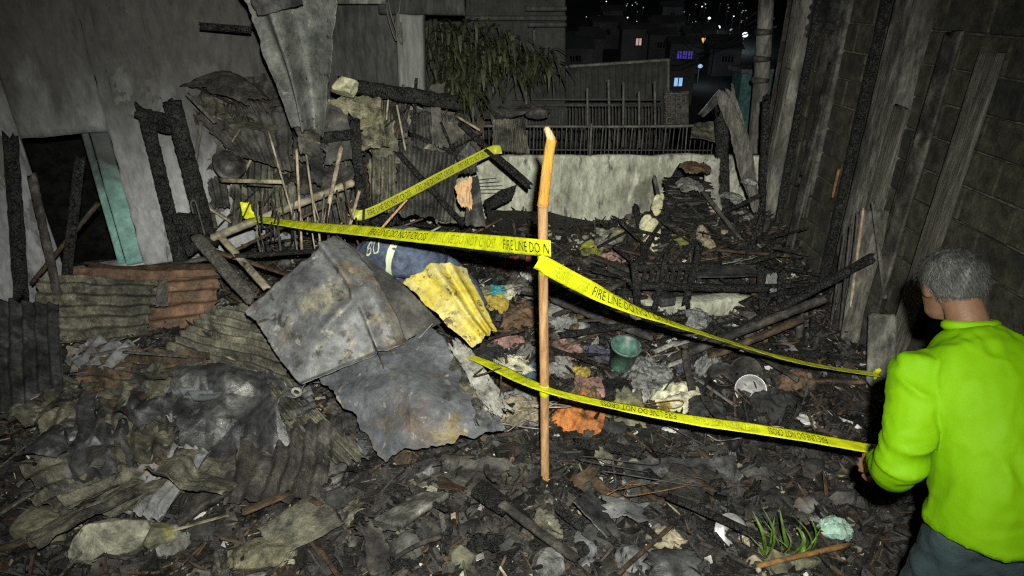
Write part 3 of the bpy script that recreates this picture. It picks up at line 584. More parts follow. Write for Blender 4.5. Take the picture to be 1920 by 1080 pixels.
for (a, b) in (((722, -10), (738, 66)), ((727, -10), (744, 60)), ((752, -10), (749, 72))):
    WIRE('loose_cable', 'black cable hanging loose before the pilaster, %s' % {722: 'left strand', 727: 'middle strand', 752: 'right strand'}[a[0]], 'cable',
         [PY(a[0], a[1], 5.6), PY((a[0] + b[0]) / 2 - 3, (a[1] + b[1]) / 2, 5.6), PY(b[0], b[1], 5.6), PY(b[0] + 6, b[1] + 8, 5.6), PY(b[0] + 3, b[1] - 30, 5.6)], 0.006, 'rail_metal', group='loose cables')
# hanging creeper
pl = empty('hanging_creeper', tuple(PY(890, 215, 6.7)), 'mass of narrow dark green leaves hanging over the back wall', 'plant')
L_v, L_f, n0 = [], [], 0
for k in range(1000):
    cl_ = rl.choice([(815, 70, 26, 30), (862, 75, 30, 34), (885, 120, 30, 36), (925, 95, 30, 26), (840, 130, 24, 36), (970, 105, 32, 20), (880, 165, 24, 24), (1000, 120, 22, 16)]); px = rl.gauss(cl_[0], cl_[2]); py = rl.gauss(cl_[1], cl_[3] * .8)
    if px < 782 or py < 32: continue
    b = PY(px, py, rl.uniform(6.35, 6.95)); ln = rl.uniform(0.07, 0.30); a = rl.uniform(0, 6.28); out = np.array([math.cos(a), math.sin(a) * 0.6, 0]) * rl.uniform(0.25, 1.3); w = rl.uniform(0.006, 0.022)
    sd = np.array([-math.sin(a), math.cos(a), 0.2]) * w
    for t in range(5):
        u_ = t / 4; c = b + out * ln * u_ + np.array([0, 0, ln * (0.5 * u_ - 1.3 * u_ * u_)]); ww = math.sin(math.pi * (0.12 + 0.86 * u_)) ** 0.7
        L_v += [c - sd * ww, c + sd * ww]
        if t: L_f.append((n0 + 2 * t - 2, n0 + 2 * t - 1, n0 + 2 * t + 1, n0 + 2 * t))
    n0 += 10
mk('foliage', L_v, L_f, 'leaf_dark', parent=pl, kind='stuff')
for px, py0, py1 in ((832, 60, 200), (866, 50, 215), (905, 70, 205), (948, 95, 190)):
    v, f = tube_geo([PY(px, py0, 6.7), PY(px + 6, (py0 + py1) / 2, 6.6), PY(px - 4, py1, 6.65)], 0.008, 6, 6); mk('stem', v, f, 'leaf_dark', parent=pl)

# ------------------------------------------------------------------ left house wall
lh = empty('left_house', (-2.6, 4.9, 0), 'grey plastered house wall with a turquoise doorway on the left', 'house')
A0, A1 = np.array([-5.2, 3.35]), np.array([-1.95, 5.30]); dA = (A1 - A0) / np.linalg.norm(A1 - A0); nA = np.array([dA[1], -dA[0]])
def wallpt(s, z, off=0.0): q = A0 + dA * s + nA * off; return np.array([q[0], q[1], z])
def wall_s(px, py):                       # run along the wall and height where it is seen at (px, py)
    d = ray(px, py); M = np.array([[dA[0], -d[0]], [dA[1], -d[1]]]); s, t = np.linalg.solve(M, CAM[:2] - A0); return s, CAM[2] + d[2] * t
LA = np.linalg.norm(A1 - A0)
s_d0, _ = wall_s(95, 420); s_d1, _ = wall_s(212, 420); s_t1, _ = wall_s(252, 420); s_e, _ = wall_s(330, 420)
def wall_slab(name, s0, s1, z0, z1, m, off=0.0, t=0.16, ns=40, nz_=50, amp=0.012):
    s, z = np.meshgrid(np.linspace(s0, s1, ns + 1), np.linspace(z0, z1, nz_ + 1), indexing='ij')
    q = A0[None, None] + dA * s[..., None] + nA * off
    w = amp * (fbm(np.stack([s * 4, z * 4, 0 * s + s0], -1), 4) - 0.5) + amp * 0.6 * (ridged(np.stack([s * 9, z * 9, 0 * s], -1), 3) - .6)
    P = np.stack([q[..., 0] + nA[0] * w, q[..., 1] + nA[1] * w, z], -1)
    o = mk(name, P.reshape(-1, 3), gridfaces(ns, nz_), m, parent=lh); solid(o, t, -1); return o
_, zsill = wall_s(270, 482)
wall_slab('wall', s_t1, LA + 0.1, zsill - 0.02, 4.4, 'wall_grey', ns=90, nz_=120)
wall_slab('wall', -1.5, s_d0, -0.2, 4.4, 'wall_grey', ns=40, nz_=90)
wall_slab('lintel', s_d0, s_t1, wall_s(205, 238)[1], 4.4, 'wall_grey', off=0.002, ns=20, nz_=60)
wall_slab('column', wall_s(180, 60)[0], wall_s(272, 60)[0], wall_s(215, 225)[1] + 0.03, 4.4, 'wall_grey', off=0.07, t=0.09, ns=24, nz_=70)
# turquoise door jamb: reveal and face
jm = wall_slab('door_jamb', s_d1 + 0.02, s_t1 - 0.004, zsill, wall_s(205, 238)[1] - 0.01, 'turquoise', off=0.012, t=0.12, ns=10, nz_=50, amp=0.004)
wall_slab('door_trim', s_d1 - 0.035, s_d1 + 0.012, zsill, wall_s(205, 238)[1] - 0.01, 'turquoise', off=0.03, t=0.05, ns=4, nz_=50, amp=0.004)
wall_slab('window_trim', wall_s(406, 380)[0], wall_s(424, 380)[0], zsill + 0.12, wall_s(415, 335)[1], 'turquoise', off=0.035, t=0.03, ns=6, nz_=20, amp=0.004)
def wall_beam(name, a, b, w, h, m, off=0.05, **k):
    s0, z0 = wall_s(*a); s1, z1 = wall_s(*b); v, f = beam_geo(wallpt(s0, z0, off), wallpt(s1, z1, off), w, h, **k); return mk(name, v, f, m, parent=lh)
v, f = beam_geo(wallpt(s_d0 - .8, zsill - 0.03, 0.03), wallpt(s_e + 0.12, zsill - 0.03, 0.03), 0.18, 0.075, 0.07, sq=6, freq=9); mk('sill', v, f, 'pale_board', parent=lh)
wall_beam('ledge', (372, 124), (492, 124), 0.07, 0.03, 'old_concrete', off=0.05, rough=0.08)
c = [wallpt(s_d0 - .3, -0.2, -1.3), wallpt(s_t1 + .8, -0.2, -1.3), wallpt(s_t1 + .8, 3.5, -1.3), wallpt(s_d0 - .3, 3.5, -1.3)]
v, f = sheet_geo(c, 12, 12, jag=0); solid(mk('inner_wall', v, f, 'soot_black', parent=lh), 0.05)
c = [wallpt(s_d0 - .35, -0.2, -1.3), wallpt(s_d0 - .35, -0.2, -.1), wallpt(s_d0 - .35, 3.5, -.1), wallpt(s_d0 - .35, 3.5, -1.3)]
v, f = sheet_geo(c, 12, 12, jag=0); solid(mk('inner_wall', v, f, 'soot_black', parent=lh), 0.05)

for a, b, w, m_, lab in (((150, 300, 4.0), (120, 560, 3.7), .06, 'char', 'charred timber leaning in the dark doorway'), ((60, 330, 3.9), (110, 560, 3.6), .05, 'char_grey', 'grey burnt timber leaning left of the doorway'), ((20, 260, 3.9), (40, 560, 3.6), .08, 'char', 'thick charred timber leaning at the left picture edge'), ((185, 380, 4.0), (60, 530, 3.8), .04, 'char_brown', 'brown burnt batten crossing the foot of the doorway')):
    BP('leaning_timber', lab, 'timber', a, b, w, w * .7, m_, rough=.13)
# ------------------------------------------------------------------ right block wall
WX = 2.62
bw = empty('block_wall', (WX, 4.3, 0), 'sooty hollow-block wall along the right side of the lot', 'wall')
BOX('mortar_core', (WX + 0.105, 4.1, 1.85), (0.19, 5.0, 4.1), 'mortar', parent=bw, bev=0)
bv, bf = box_geo((0, 0, 0), (0.03, 0.384, 0.186))
me_b = bpy.data.meshes.new('block'); bm = bmesh.new()
for q in bv: bm.verts.new(q)
bm.verts.ensure_lookup_table()
for q in bf: bm.faces.new([bm.verts[i] for i in q])
bmesh.ops.bevel(bm, geom=bm.edges[:], offset=0.006, segments=1, affect='EDGES'); bm.to_mesh(me_b); bm.free(); me_b.materials.append(MATS['block'])
for r_ in range(17):
    for c_ in range(13):
        y = 1.7 + c_ * 0.4 + (0.2 if r_ % 2 else 0); z = 0.0 + r_ * 0.2
        if y > 6.45: continue
        o = bpy.data.objects.new('block', me_b); COL.objects.link(o); o.parent = bw
        o.location = (WX - 0.006 + random.uniform(-.004, .004) - WX, y - 4.3, z + random.uniform(-.003, .003)); o.rotation_euler = (random.uniform(-.01, .01), 0, random.uniform(-.008, .008))
def wx_pt(px, py, off=0.0):
    d = ray(px, py); t = (WX - off) / d[0]; return CAM + d * t
def col_(name, px, py, w, t, m, off=0.04, rough=0.06, label=None, cat=None, parent=None, z0=-0.1, z1=4.0):
    p = wx_pt(px, py); v, f = beam_geo((WX - off, p[1], z0), (WX - off, p[1], z1), t, w, rough, seg=70, side=(1, 0, 0), sq=6, freq=7); return mk(name, v, f, m, label, cat, parent=parent)
col_('column', 1655, 330, 0.30, 0.16, 'old_concrete', 0.06, 0.05, parent=bw)
col_('column', 1466, 300, 0.26, 0.14, 'old_concrete', 0.05, 0.05, parent=bw)
col_('charred_stud', 1535, 250, 0.34, 0.07, 'gi_soot', 0.02, 0.07, 'burnt peeling timber stud fixed upright on the block wall', 'stud', z0=0.75)
col_('charred_post', 1618, 250, 0.05, 0.06, 'char', 0.05, 0.1, 'thin black charred post between the block wall and the concrete column', 'post')
col_('charred_post', 1500, 250, 0.05, 0.06, 'char', 0.05, 0.1, 'thin black charred post left of the peeling timber stud', 'post')
col_('charred_post', 1715, 60, 0.05, 0.06, 'char', 0.10, 0.1, 'thin black charred post right of the concrete column', 'post')
c = [np.array([WX - .05, 6.3, 2.75]), np.array([WX - .05, 5.35, 2.75]), np.array([WX - .05, 5.35, 1.95]), np.array([WX - .05, 6.3, 1.95])]
v, f = sheet_geo(c, 20, 70, corr=(10, 0.014, 'v'), jag=0.05); solid(mk('corrugated_sheet', v, f, 'gi_dark', 'dark corrugated panel with level ribs high on the block wall', 'sheet'), 0.004)
for (px, py, ln, lab) in ((1566, 345, 0.22, 'rusty orange strip of peeling wood on the timber stud'), (1512, 375, 0.3, 'pale split lath hanging on the lower timber stud')):
    p = wx_pt(px, py, 0.09); v, f = beam_geo(p + (0, 0, ln / 2), p - (0.01, 0.02, ln / 2), 0.02, 0.05, 0.1, taper=(0.8, 0.4)); mk('wood_strip', v, f, 'rust_stick' if 'rusty' in lab else 'grey_wood', lab, 'strip')

# things leaning on the right wall
def lean(name, label, cat, a, b, w, h, m, **k): return BP(name, label, cat, a, b, w, h, m, **k)
lean('grey_board', 'wide weathered grey board leaning upright against the block wall', 'board', (1640, 395, 4.0), (1588, 720, 3.75), 0.17, 0.03, 'grey_wood', rough=0.1, side=(1, -0.5, 0), freq=6)
for k, (a, b, lab) in enumerate((((1583, 440, 4.1), (1540, 735, 3.9), 'leftmost thin rod of the bundle leaning beside the grey board'), ((1596, 420, 4.05), (1560, 760, 3.8), 'second thin rod of the bundle leaning beside the grey board'),
                     ((1609, 400, 4.05), (1568, 790, 3.7), 'third thin rod of the bundle leaning beside the grey board'), ((1619, 392, 4.0), (1578, 700, 3.8), 'pale lath at the left edge of the grey board'))):
    lean('rod', lab, 'rod', a, b, 0.02, 0.02, 'dark_metal' if k < 3 else 'stick_wood', rough=0.06, sq=2, group='rods leaning on the block wall')
lean('lath', 'thin pale lath leaning at the right edge of the grey board', 'lath', (1637, 378, 3.9), (1660, 560, 3.7), 0.026, 0.014, 'grey_wood', rough=0.05)
lean('broken_slab', 'thin grey slab leaning low against the wall by the tape end', 'slab', (1655, 590, 3.5), (1650, 740, 3.3), 0.16, 0.02, 'old_concrete', side=(1, -0.4, 0), rough=0.08)
lean('charred_beam', 'long charred beam sloping down from the grey board to the left', 'beam', (1637, 482, 3.75), (1330, 650, 3.8), 0.06, 0.05, 'char', rough=0.16)
lean('charred_beam', 'split grey charred beam lying under the long sloping beam', 'beam', (1545, 560, 3.75), (1215, 690, 3.65), 0.055, 0.05, 'char_grey', rough=0.14)
lean('charred_beam', 'short charred beam crossing low beneath the split grey beam', 'beam', (1500, 600, 3.65), (1330, 670, 3.6), 0.05, 0.04, 'char_brown', rough=0.14)
lean('charred_post', 'upright charred post left of the leaning rods', 'post', (1525, 600, 3.9), (1516, 790, 3.6), 0.04, 0.04, 'char', rough=0.15)
lean('charred_post', 'upright charred post with pale flakes beside the rods', 'post', (1500, 590, 3.95), (1490, 770, 3.65), 0.045, 0.04, 'char_grey', rough=0.15)
lean('charred_post', 'short upright charred post behind the sloping beam', 'post', (1466, 510, 4.3), (1462, 640, 4.1), 0.05, 0.04, 'char', rough=0.15)

# ------------------------------------------------------------------ right rear: posts, leaning sheets, burnt paper stack
BP('charred_post', 'thick black charred post right of the torn pale sheet', 'post', (1352, 205, 5.6), (1360, 470, 5.3), 0.10, 0.09, 'char', rough=0.12)
BP('charred_post', 'black charred post before the block wall column at the rear', 'post', (1437, 180, 5.7), (1425, 480, 5.5), 0.06, 0.06, 'char', rough=0.12)
SH('roof_ridge_sheet', 'long grey bent roof sheet leaning from the fence end down to the right', 'sheet', [(1334, 164, 5.5), (1376, 150, 5.6), (1428, 410, 5.25), (1408, 400, 5.2)], 'grey_wood', corr=(2.5, 0.012, 'u'), nu=30, nv=70, jag=0.10, bulge=(0.06, -0.02, 0.05), crump=(0.012, 5))
SH('roof_ridge_sheet', 'short bent flap of sheet folded left below the ridge sheet', 'sheet', [(1350, 165, 5.55), (1362, 180, 5.6), (1318, 222, 5.6), (1306, 214, 5.6)], 'gi_dark', nu=14, nv=16, crump=(0.02, 4))
SH('torn_sheet', 'pale grey torn sheet curling beside the thick charred post', 'sheet', [(1316, 298, 5.5), (1352, 278, 5.5), (1358, 420, 5.3), (1332, 415, 5.3)], 'pale_board', nu=24, nv=40, crump=(0.04, 3), jag=0.12, bulge=(-0.1, -0.1, 0))
SH('ash_covered_sheet', 'ash-covered sheet lying behind the fence end', 'sheet', [(1300, 232, 6.1), (1350, 228, 6.1), (1352, 268, 5.8), (1290, 262, 5.8)], 'gi_olive', nu=24, nv=20, crump=(0.05, 3), jag=0.1)
SH('black_board', 'black burnt board tilted against the retaining wall beside the paper stack', 'board', [(1275, 305, 5.9), (1296, 325, 5.9), (1270, 362, 5.75), (1246, 352, 5.75)], 'char', nu=14, nv=14, crump=(0.01, 3), t=0.03)
RAG('brown scorched cloth on top of the black tilted board', 1300, 318, 50, 30, 'brown', lift=0.62, follow=False, hz=0.06)
RAG('grey crumpled cloth on the top of the burnt paper stack', 1292, 352, 46, 30, 'grey', lift=0.5, follow=False, hz=0.08)
stk = empty('burnt_paper_stack', tuple(GP(1285, 440)), 'slumped stack of charred papers and magazines at the right rear', 'paper stack')
base = GP(1285, 445)
for k in range(34):
    z = base[2] + 0.01 + k * 0.0135; px = 1280 + (34 - k) * 0.3 + random.uniform(-5, 9); p = PZ(px, 440, base[2]) + np.array([0.0, 0.12 + random.uniform(-.03, .03), 0])
    w, d_ = random.uniform(0.42, 0.62) * (1 - k * 0.009), random.uniform(0.28, 0.38); rz = random.uniform(-.35, .35); tl = random.uniform(-.09, .09)
    cs, sn = math.cos(rz), math.sin(rz)
    def cpt(a, b): return np.array([p[0] + a * cs - b * sn, p[1] + a * sn + b * cs, z + a * tl])
    v, f = sheet_geo([cpt(-w / 2, d_ / 2), cpt(w / 2, d_ / 2), cpt(w / 2, -d_ / 2), cpt(-w / 2, -d_ / 2)], 14, 10, crump=(0.016, 5), jag=0.16)
    solid(mk('sheet', v, f, random.choice(['char', 'char', 'char_grey', 'ash', 'gi_soot']), parent=stk), 0.008)
for (px, py, w, lab) in ((1232, 385, 0.09, 'cream plate fragment edge-on beside the paper stack'), (1212, 425, 0.11, 'pale plate fragment standing left of the paper stack'), (1222, 440, 0.14, 'pale flat tile fragment at the foot of the paper stack'), (1240, 372, 0.05, 'small white shard above the plate fragments')):
    p = GP(px, py, 0.06 if py > 400 else 0.22); v, f = rock_geo(p, (w * 0.55, 0.015, w), 3, 0.2); mk('plate_fragment', v, f, 'foam', lab, 'fragment')
for (px, py, s, lab) in ((1405, 345, 0.07, 'shiny foil scrap stuck to the heap beside the leaning sheet'), (1384, 383, 0.045, 'small shiny foil scrap below the larger foil scrap'), (1372, 372, 0.1, 'clear plastic sheet hanging behind the thick post')):
    p = PY(px, py, 5.2); v, f = rag_geo(p, s, s, 0.06, 18, rz=px, follow=False); mk('foil_scrap', v, f, 'plastic_clear', lab, 'scrap')

rr_ = random.Random(8)
for k in range(20):
    px, py = rr_.uniform(1170, 1500), rr_.uniform(400, 540); q = GP(px, py, .03); ln = rr_.uniform(.3, .75); a = rr_.uniform(0, 6.28); el = rr_.uniform(.35, 1.1); d_ = np.array([math.cos(a) * math.cos(el), .5 * math.sin(a) * math.cos(el), math.sin(el)]) * ln
    if (q + d_)[1] > 6.1 or (q + d_)[0] > 2.5: continue
    w = rr_.uniform(.02, .055); m_ = rr_.choice(['char', 'char', 'char_grey']); BEAM('fallen_rafter', auto('charred rafter rising from the heap', m_, ln, q, (.4, .6)), 'rafter', q - d_ * .2, q + d_, w, w * .7, m_, rough=.14, group='charred rafters rising from the heap')
# table frames under the heap, right middle
tb = empty('charred_table', tuple(GP(1300, 600)), 'collapsed charred table frame with slats before the paper stack', 'table')
for a, b, w in (((1188, 492, 4.2), (1200, 612, 4.1), .05), ((1312, 465, 4.3), (1285, 572, 4.2), .05), ((1252, 478, 4.25), (1226, 588, 4.15), .045), ((1425, 500, 4.25), (1432, 600, 4.15), .045)):
    v, f = beam_geo(PY(*a), PY(*b), w, w, 0.14); mk('leg', v, f, 'char', parent=tb)
for a, b in (((1185, 535, 4.2), (1440, 542, 4.2)), ((1190, 503, 4.5), (1340, 498, 4.5)), ((1195, 614, 4.0), (1440, 622, 4.0))):
    v, f = beam_geo(PY(*a), PY(*b), 0.06, 0.05, 0.14); mk('rail', v, f, 'char', parent=tb)
for k in range(9):
    px = 1205 + k * 13; v, f = beam_geo(PY(px, 533, 4.22), PY(px + 6, 504, 4.5), 0.028, 0.012, 0.12); mk('slat', v, f, 'char_grey', parent=tb)
SH('scorched_panel', 'dull violet grey panel lying on the charred table', 'panel', [(1290, 500, 4.5), (1420, 496, 4.5), (1430, 518, 4.3), (1290, 522, 4.3)], 'gi_dark', nu=16, nv=10, crump=(0.01, 3))
bb = BEAM('concrete_lintel', 'pale broken concrete lintel lying beneath the charred table', 'lintel', PY(1225, 582, 4.32), PY(1385, 568, 4.36), 0.14, 0.15, 'wall_back', rough=0.05, sq=6, freq=6)
BOX('stove_box', PY(1245, 560, 4.2), (0.12, 0.14, 0.06), 'gi_dark', 'small dark metal box on the concrete lintel', 'box', rz=0.3)
SH('clear_plastic', 'greyish clear plastic sheet upright between the table and sloping beam', 'plastic', [(1438, 512, 4.5), (1458, 506, 4.5), (1468, 560, 4.4), (1430, 555, 4.4)], 'plastic_clear', nu=20, nv=20, crump=(0.05, 4), jag=0.15)

# ------------------------------------------------------------------ left: charred frame posts
fr = empty('charred_door_frame', tuple(PY(330, 500, 4.3)), 'leaning black charred door frame of two posts before the left house wall', 'frame')
for a, b, w in (((270, 205, 4.4), (347, 520, 4.25), 0.085), ((322, 188, 4.35), (392, 452, 4.25), 0.105)):
    v, f = beam_geo(PY(*a), PY(*b), w, w * 0.8, 0.10, seg=110, freq=32, nr=18); mk('post', v, f, 'char', parent=fr)
for a, b, w in (((262, 212, 4.4), (338, 232, 4.35), 0.075), ((272, 236, 4.4), (340, 246, 4.35), 0.05)):
    v, f = beam_geo(PY(*a), PY(*b), w, w, 0.17, seg=24, freq=15); mk('rail', v, f, 'char', parent=fr)
BP('charred_post', 'charred stub post rising beside the door frame foot', 'post', (345, 405, 4.3), (372, 470, 4.2), 0.16, 0.06, 'char', rough=0.2)
for pts, lab in (([(316, 190), (313, 205), (320, 225)], 'left'), ([(322, 184), (326, 200), (322, 215)], 'right')):
    WIRE('twisted_wire', '%s twisted wire sticking up from the charred frame top' % lab, 'wire', [PY(a, b, 4.3) for a, b in pts], 0.008, 'char')
WIRE('bent_wire', 'hooked pale wire standing at the foot of the charred frame', 'wire', [PY(362, 400, 4.1), PY(358, 380, 4.1), PY(366, 378, 4.1), PY(374, 405, 4.1), PY(384, 440, 4.1)], 0.006, 'grey_wood')
BP('charred_bar', 'black charred bar jutting from the wall behind the hanging sheet', 'bar', (379, 49, 4.6), (470, 56, 4.6), 0.06, 0.045, 'char', rough=0.06)

# ------------------------------------------------------------------ hanging galvanised sheet, top left
def hang_fold(u, v):
    z = np.zeros(u.shape + (3,)); z[..., 1] -= 0.16 * np.exp(-((u - (0.30 + 0.18 * v)) / 0.10) ** 2); z[..., 1] += 0.10 * np.sin(u * 3.1) ; return z
hs = SH('hanging_roof_sheet', 'large grey galvanised roof sheet hanging folded down in front of the left wall', 'sheet', [(432, -40, 4.05), (640, -40, 4.05), (606, 268, 4.15), (545, 240, 4.15)], 'gi_hang', nu=70, nv=90, crump=(0.022, 2.2), jag=0.05, fold=hang_fold, fine=0.004)
SH('flap', None, None, [(455, -20, 3.95), (540, -30, 3.9), (575, 8, 3.88), (478, 34, 3.96)], 'gi_dark', parent=hs, nu=30, nv=24, crump=(0.03, 3), jag=0.06)
SH('crushed_sheet', 'crushed olive sheet end hanging beneath the folded roof sheet', 'sheet', [(545, 225, 4.25), (606, 228, 4.25), (602, 300, 4.3), (562, 290, 4.3)], 'gi_olive', nu=30, nv=30, crump=(0.04, 4), jag=0.1)
SH('crushed_sheet', 'green-grey crumpled sheet end below the crushed olive sheet', 'sheet', [(575, 285, 4.3), (606, 282, 4.3), (606, 350, 4.35), (580, 345, 4.35)], 'gi_dark', nu=24, nv=24, crump=(0.05, 4), jag=0.1)

# ------------------------------------------------------------------ burnt sheets left of centre, leaning against the rear
SH('arched_burnt_sheet', 'black arched burnt sheet projecting over the left wall', 'sheet', [(330, 160, 4.7), (430, 128, 4.9), (520, 190, 4.7), (470, 202, 4.5)], 'char_grey', nu=40, nv=26, crump=(0.03, 4), jag=0.1, bulge=(0, 0, 0.1))
SH('burnt_sheet', 'dark charred sheet hanging behind the arched sheet', 'sheet', [(380, 150, 5.0), (520, 130, 5.0), (560, 240, 4.9), (385, 225, 4.9)], 'gi_soot', nu=40, nv=30, crump=(0.05, 4), jag=0.08, corr=(6, .01, 'u'))
SH('burnt_corrugated_sheet', 'ash-grey corrugated sheet slanting down beside the charred door frame', 'sheet', [(356, 212, 4.75), (545, 205, 4.7), (556, 330, 4.5), (438, 292, 4.5)], 'gi_soot', nu=60, nv=40, crump=(0.04, 4), jag=0.06, corr=(7, 0.014, 'u'))
SH('green_grey_sheet', 'greenish grey corrugated sheet standing behind the thin sticks', 'sheet', [(436, 265, 4.85), (556, 275, 4.8), (560, 432, 4.6), (425, 440, 4.6)], 'gi_olive', nu=70, nv=40, corr=(10, 0.014, 'u'), crump=(0.02, 4), jag=0.06)
SH('burnt_corrugated_sheet', 'dark corrugated sheet behind the bamboo rail', 'sheet', [(550, 300, 4.95), (662, 290, 4.95), (665, 430, 4.7), (550, 440, 4.7)], 'gi_soot', nu=60, nv=40, corr=(9, 0.016, 'u'), crump=(0.03, 4), jag=0.08)
SH('broken_slab', 'rubble-crusted yellow-grey slab leaning right of the hanging sheet', 'slab', [(612, 180, 4.9), (715, 178, 5.0), (735, 282, 4.8), (610, 300, 4.7)], 'rubble_yellow', nu=50, nv=50, crump=(0.05, 5), jag=0.08, fine=0.02, t=0.02)
SH('burnt_sheet', 'sooty sheet overlapping the lower left of the rubble-crusted slab', 'sheet', [(600, 175, 4.8), (660, 215, 4.75), (690, 300, 4.65), (605, 320, 4.6)], 'gi_soot', nu=40, nv=40, crump=(0.06, 4), jag=0.12)
SH('ribbed_sheet', 'pale upright corrugated sheet under the charred beam', 'sheet', [(703, 180, 5.3), (772, 186, 5.3), (765, 262, 5.2), (700, 262, 5.2)], 'gi_olive', nu=60, nv=24, corr=(7, 0.02, 'u'), jag=0.06)
SH('ribbed_sheet', 'broad sooty corrugated sheet slanting right of the pale ribbed one', 'sheet', [(760, 195, 5.4), (885, 215, 5.5), (905, 330, 5.2), (770, 330, 5.1)], 'gi_soot', nu=70, nv=40, corr=(10, 0.02, 'u'), crump=(0.05, 3.5), jag=0.08)
SH('ribbed_sheet', 'pale-edged corrugated sheet behind the charred upright post', 'sheet', [(688, 295, 4.9), (745, 285, 4.9), (742, 400, 4.7), (690, 405, 4.7)], 'gi_olive', nu=50, nv=30, corr=(4, 0.024, 'u'), crump=(0.02, 4), jag=0.06)
SH('ribbed_sheet', 'dark ribbed sheet leaning between the pale-edged sheet and rear tape', 'sheet', [(735, 260, 5.1), (870, 285, 5.1), (850, 420, 4.85), (735, 410, 4.8)], 'gi_soot', nu=70, nv=40, corr=(8, 0.02, 'u'), crump=(0.05, 4), jag=0.08)
SH('bent_tin_strip', 'crisscross pale bent strip below the charred beam end', 'sheet', [(850, 215, 5.35), (885, 240, 5.3), (790, 330, 5.1), (770, 300, 5.1)], 'gi_olive', nu=30, nv=40, crump=(0.04, 4), jag=0.1)
SH('bent_tin_strip', 'second bent strip of tin under the crisscross strip', 'sheet', [(880, 262, 5.2), (900, 285, 5.2), (845, 345, 5.0), (825, 330, 5.0)], 'gi_dark', nu=20, nv=30, crump=(0.03, 4), jag=0.1)
rm = random.Random(33)
for k in range(62):
    px, py = rm.uniform(390, 890), rm.uniform(190, 430); Y0 = rm.uniform(4.6, 5.0) + (px - 400) * .0012; w_, h_ = rm.uniform(18, 60), rm.uniform(40, 120); sk = rm.uniform(-35, 35)
    if (px > 800 and py > 290) or (abs(px - 650) < 60 and py < 230): continue
    v, f = sheet_geo([PY(px - w_ / 2 + sk, py - h_ / 2, Y0 + .12), PY(px + w_ / 2 + sk, py - h_ / 2 + rm.uniform(-14, 14), Y0 + .12), PY(px + w_ / 2, py + h_ / 2, Y0 - .08), PY(px - w_ / 2, py + h_ / 2 + rm.uniform(-12, 12), Y0 - .08)], 24, 30, corr=(rm.choice([0, 3, 5]), .012, 'u'), crump=(rm.uniform(.02, .05), 5), jag=.14)
    m_ = rm.choice(['gi_soot', 'gi_soot', 'char', 'gi_olive', 'char_brown', 'char_grey', 'grey_wood'])
    solid(mk('burnt_sheet', v, f, m_, auto('burnt sheet leaning', m_, w_ * h_, PY(px, py, Y0), (2200, 4000)), 'sheet', 'burnt sheets leaning in the jumble'), .004)
for k in range(18):
    px, py = rm.uniform(400, 620), rm.uniform(150, 340); Y0 = rm.uniform(4.6, 4.95); w_, h_ = rm.uniform(50, 110), rm.uniform(30, 80); sk = rm.uniform(-40, 40); m_ = rm.choice(['gi_soot', 'char_grey', 'gi_olive', 'gi_dark', 'char_brown'])
    v, f = sheet_geo([PY(px - w_ / 2 + sk, py - h_ / 2, Y0 + .1), PY(px + w_ / 2 + sk, py - h_ / 2 + rm.uniform(-20, 20), Y0 + .1), PY(px + w_ / 2, py + h_ / 2, Y0 - .1), PY(px - w_ / 2, py + h_ / 2 + rm.uniform(-20, 20), Y0 - .1)], 40, 24, corr=(rm.choice([0, 5, 7]), .014, 'u'), crump=(rm.uniform(.02, .06), 5), jag=.12)
    solid(mk('bent_roofing', v, f, m_, auto('bent piece of roofing', m_, w_ * h_, PY(px, py, Y0), (3000, 5500)), 'roofing', 'bent roofing stacked at the left rear'), .004)
for k in range(64):
    px, py = rm.uniform(370, 900), rm.uniform(180, 440); Y0 = rm.uniform(4.55, 4.95) + (px - 400) * .0012; ln = rm.uniform(40, 120); a = rm.uniform(-1.3, 1.3)
    if (px > 800 and py > 280) or (abs(px - 650) < 70 and py < 250): continue
    m_ = rm.choice(['char', 'char', 'char_grey', 'char_brown', 'grey_wood', 'bamboo_dry'])
    BP('burnt_batten', auto('burnt batten leaning', m_, ln, PY(px, py, Y0), (65, 95)) + (' towards the left' if a > .3 else ' towards the right' if a < -.3 else ', nearly upright'), 'batten', (px - ln / 2 * math.sin(a), py - ln / 2 * math.cos(a), Y0), (px + ln / 2 * math.sin(a), py + ln / 2 * math.cos(a), Y0 - .06), rm.uniform(.012, .035), rm.uniform(.008, .02), m_, rough=.1, nr=8, group='burnt battens in the jumble')
for px, py0, py1, w_, m_, lab in ((1478, 130, 470, .10, 'grey_wood', 'weathered upright board beside the rear concrete column'), (1520, 300, 560, .13, 'gi_soot', 'sooty upright board below the peeling timber stud'), (1560, 120, 330, .09, 'char_grey', 'charred upright board high on the block wall'),
                                 (1590, 430, 690, .08, 'char', 'black upright board behind the leaning rods'), (1690, 200, 560, .16, 'grey_wood', 'broad dark weathered board right of the concrete column'), (1722, 260, 620, .10, 'char_grey', 'charred upright board right of the broad weathered board'),
                                 (1545, 560, 760, .10, 'char_brown', 'brown burnt board low by the leaning rods'), (1790, 60, 480, .14, 'gi_soot', 'sooty upright board near the right picture edge'), (1860, 100, 560, .18, 'grey_wood', 'grey upright board at the right picture edge')):
    a = wx_pt(px, py0, .11 + .02 * (px % 3)); b = wx_pt(px - (py1 - py0) * (px - 960) * .00042, py1, .17 + .02 * (px % 3))
    v, f = beam_geo(a, (a[0] - .06, a[1] - .02, b[2] if px < 1585 else .03), .025, w_, .10, side=(1, 0, 0), sq=6, freq=8, seg=50); mk('upright_board', v, f, m_, lab, 'board')
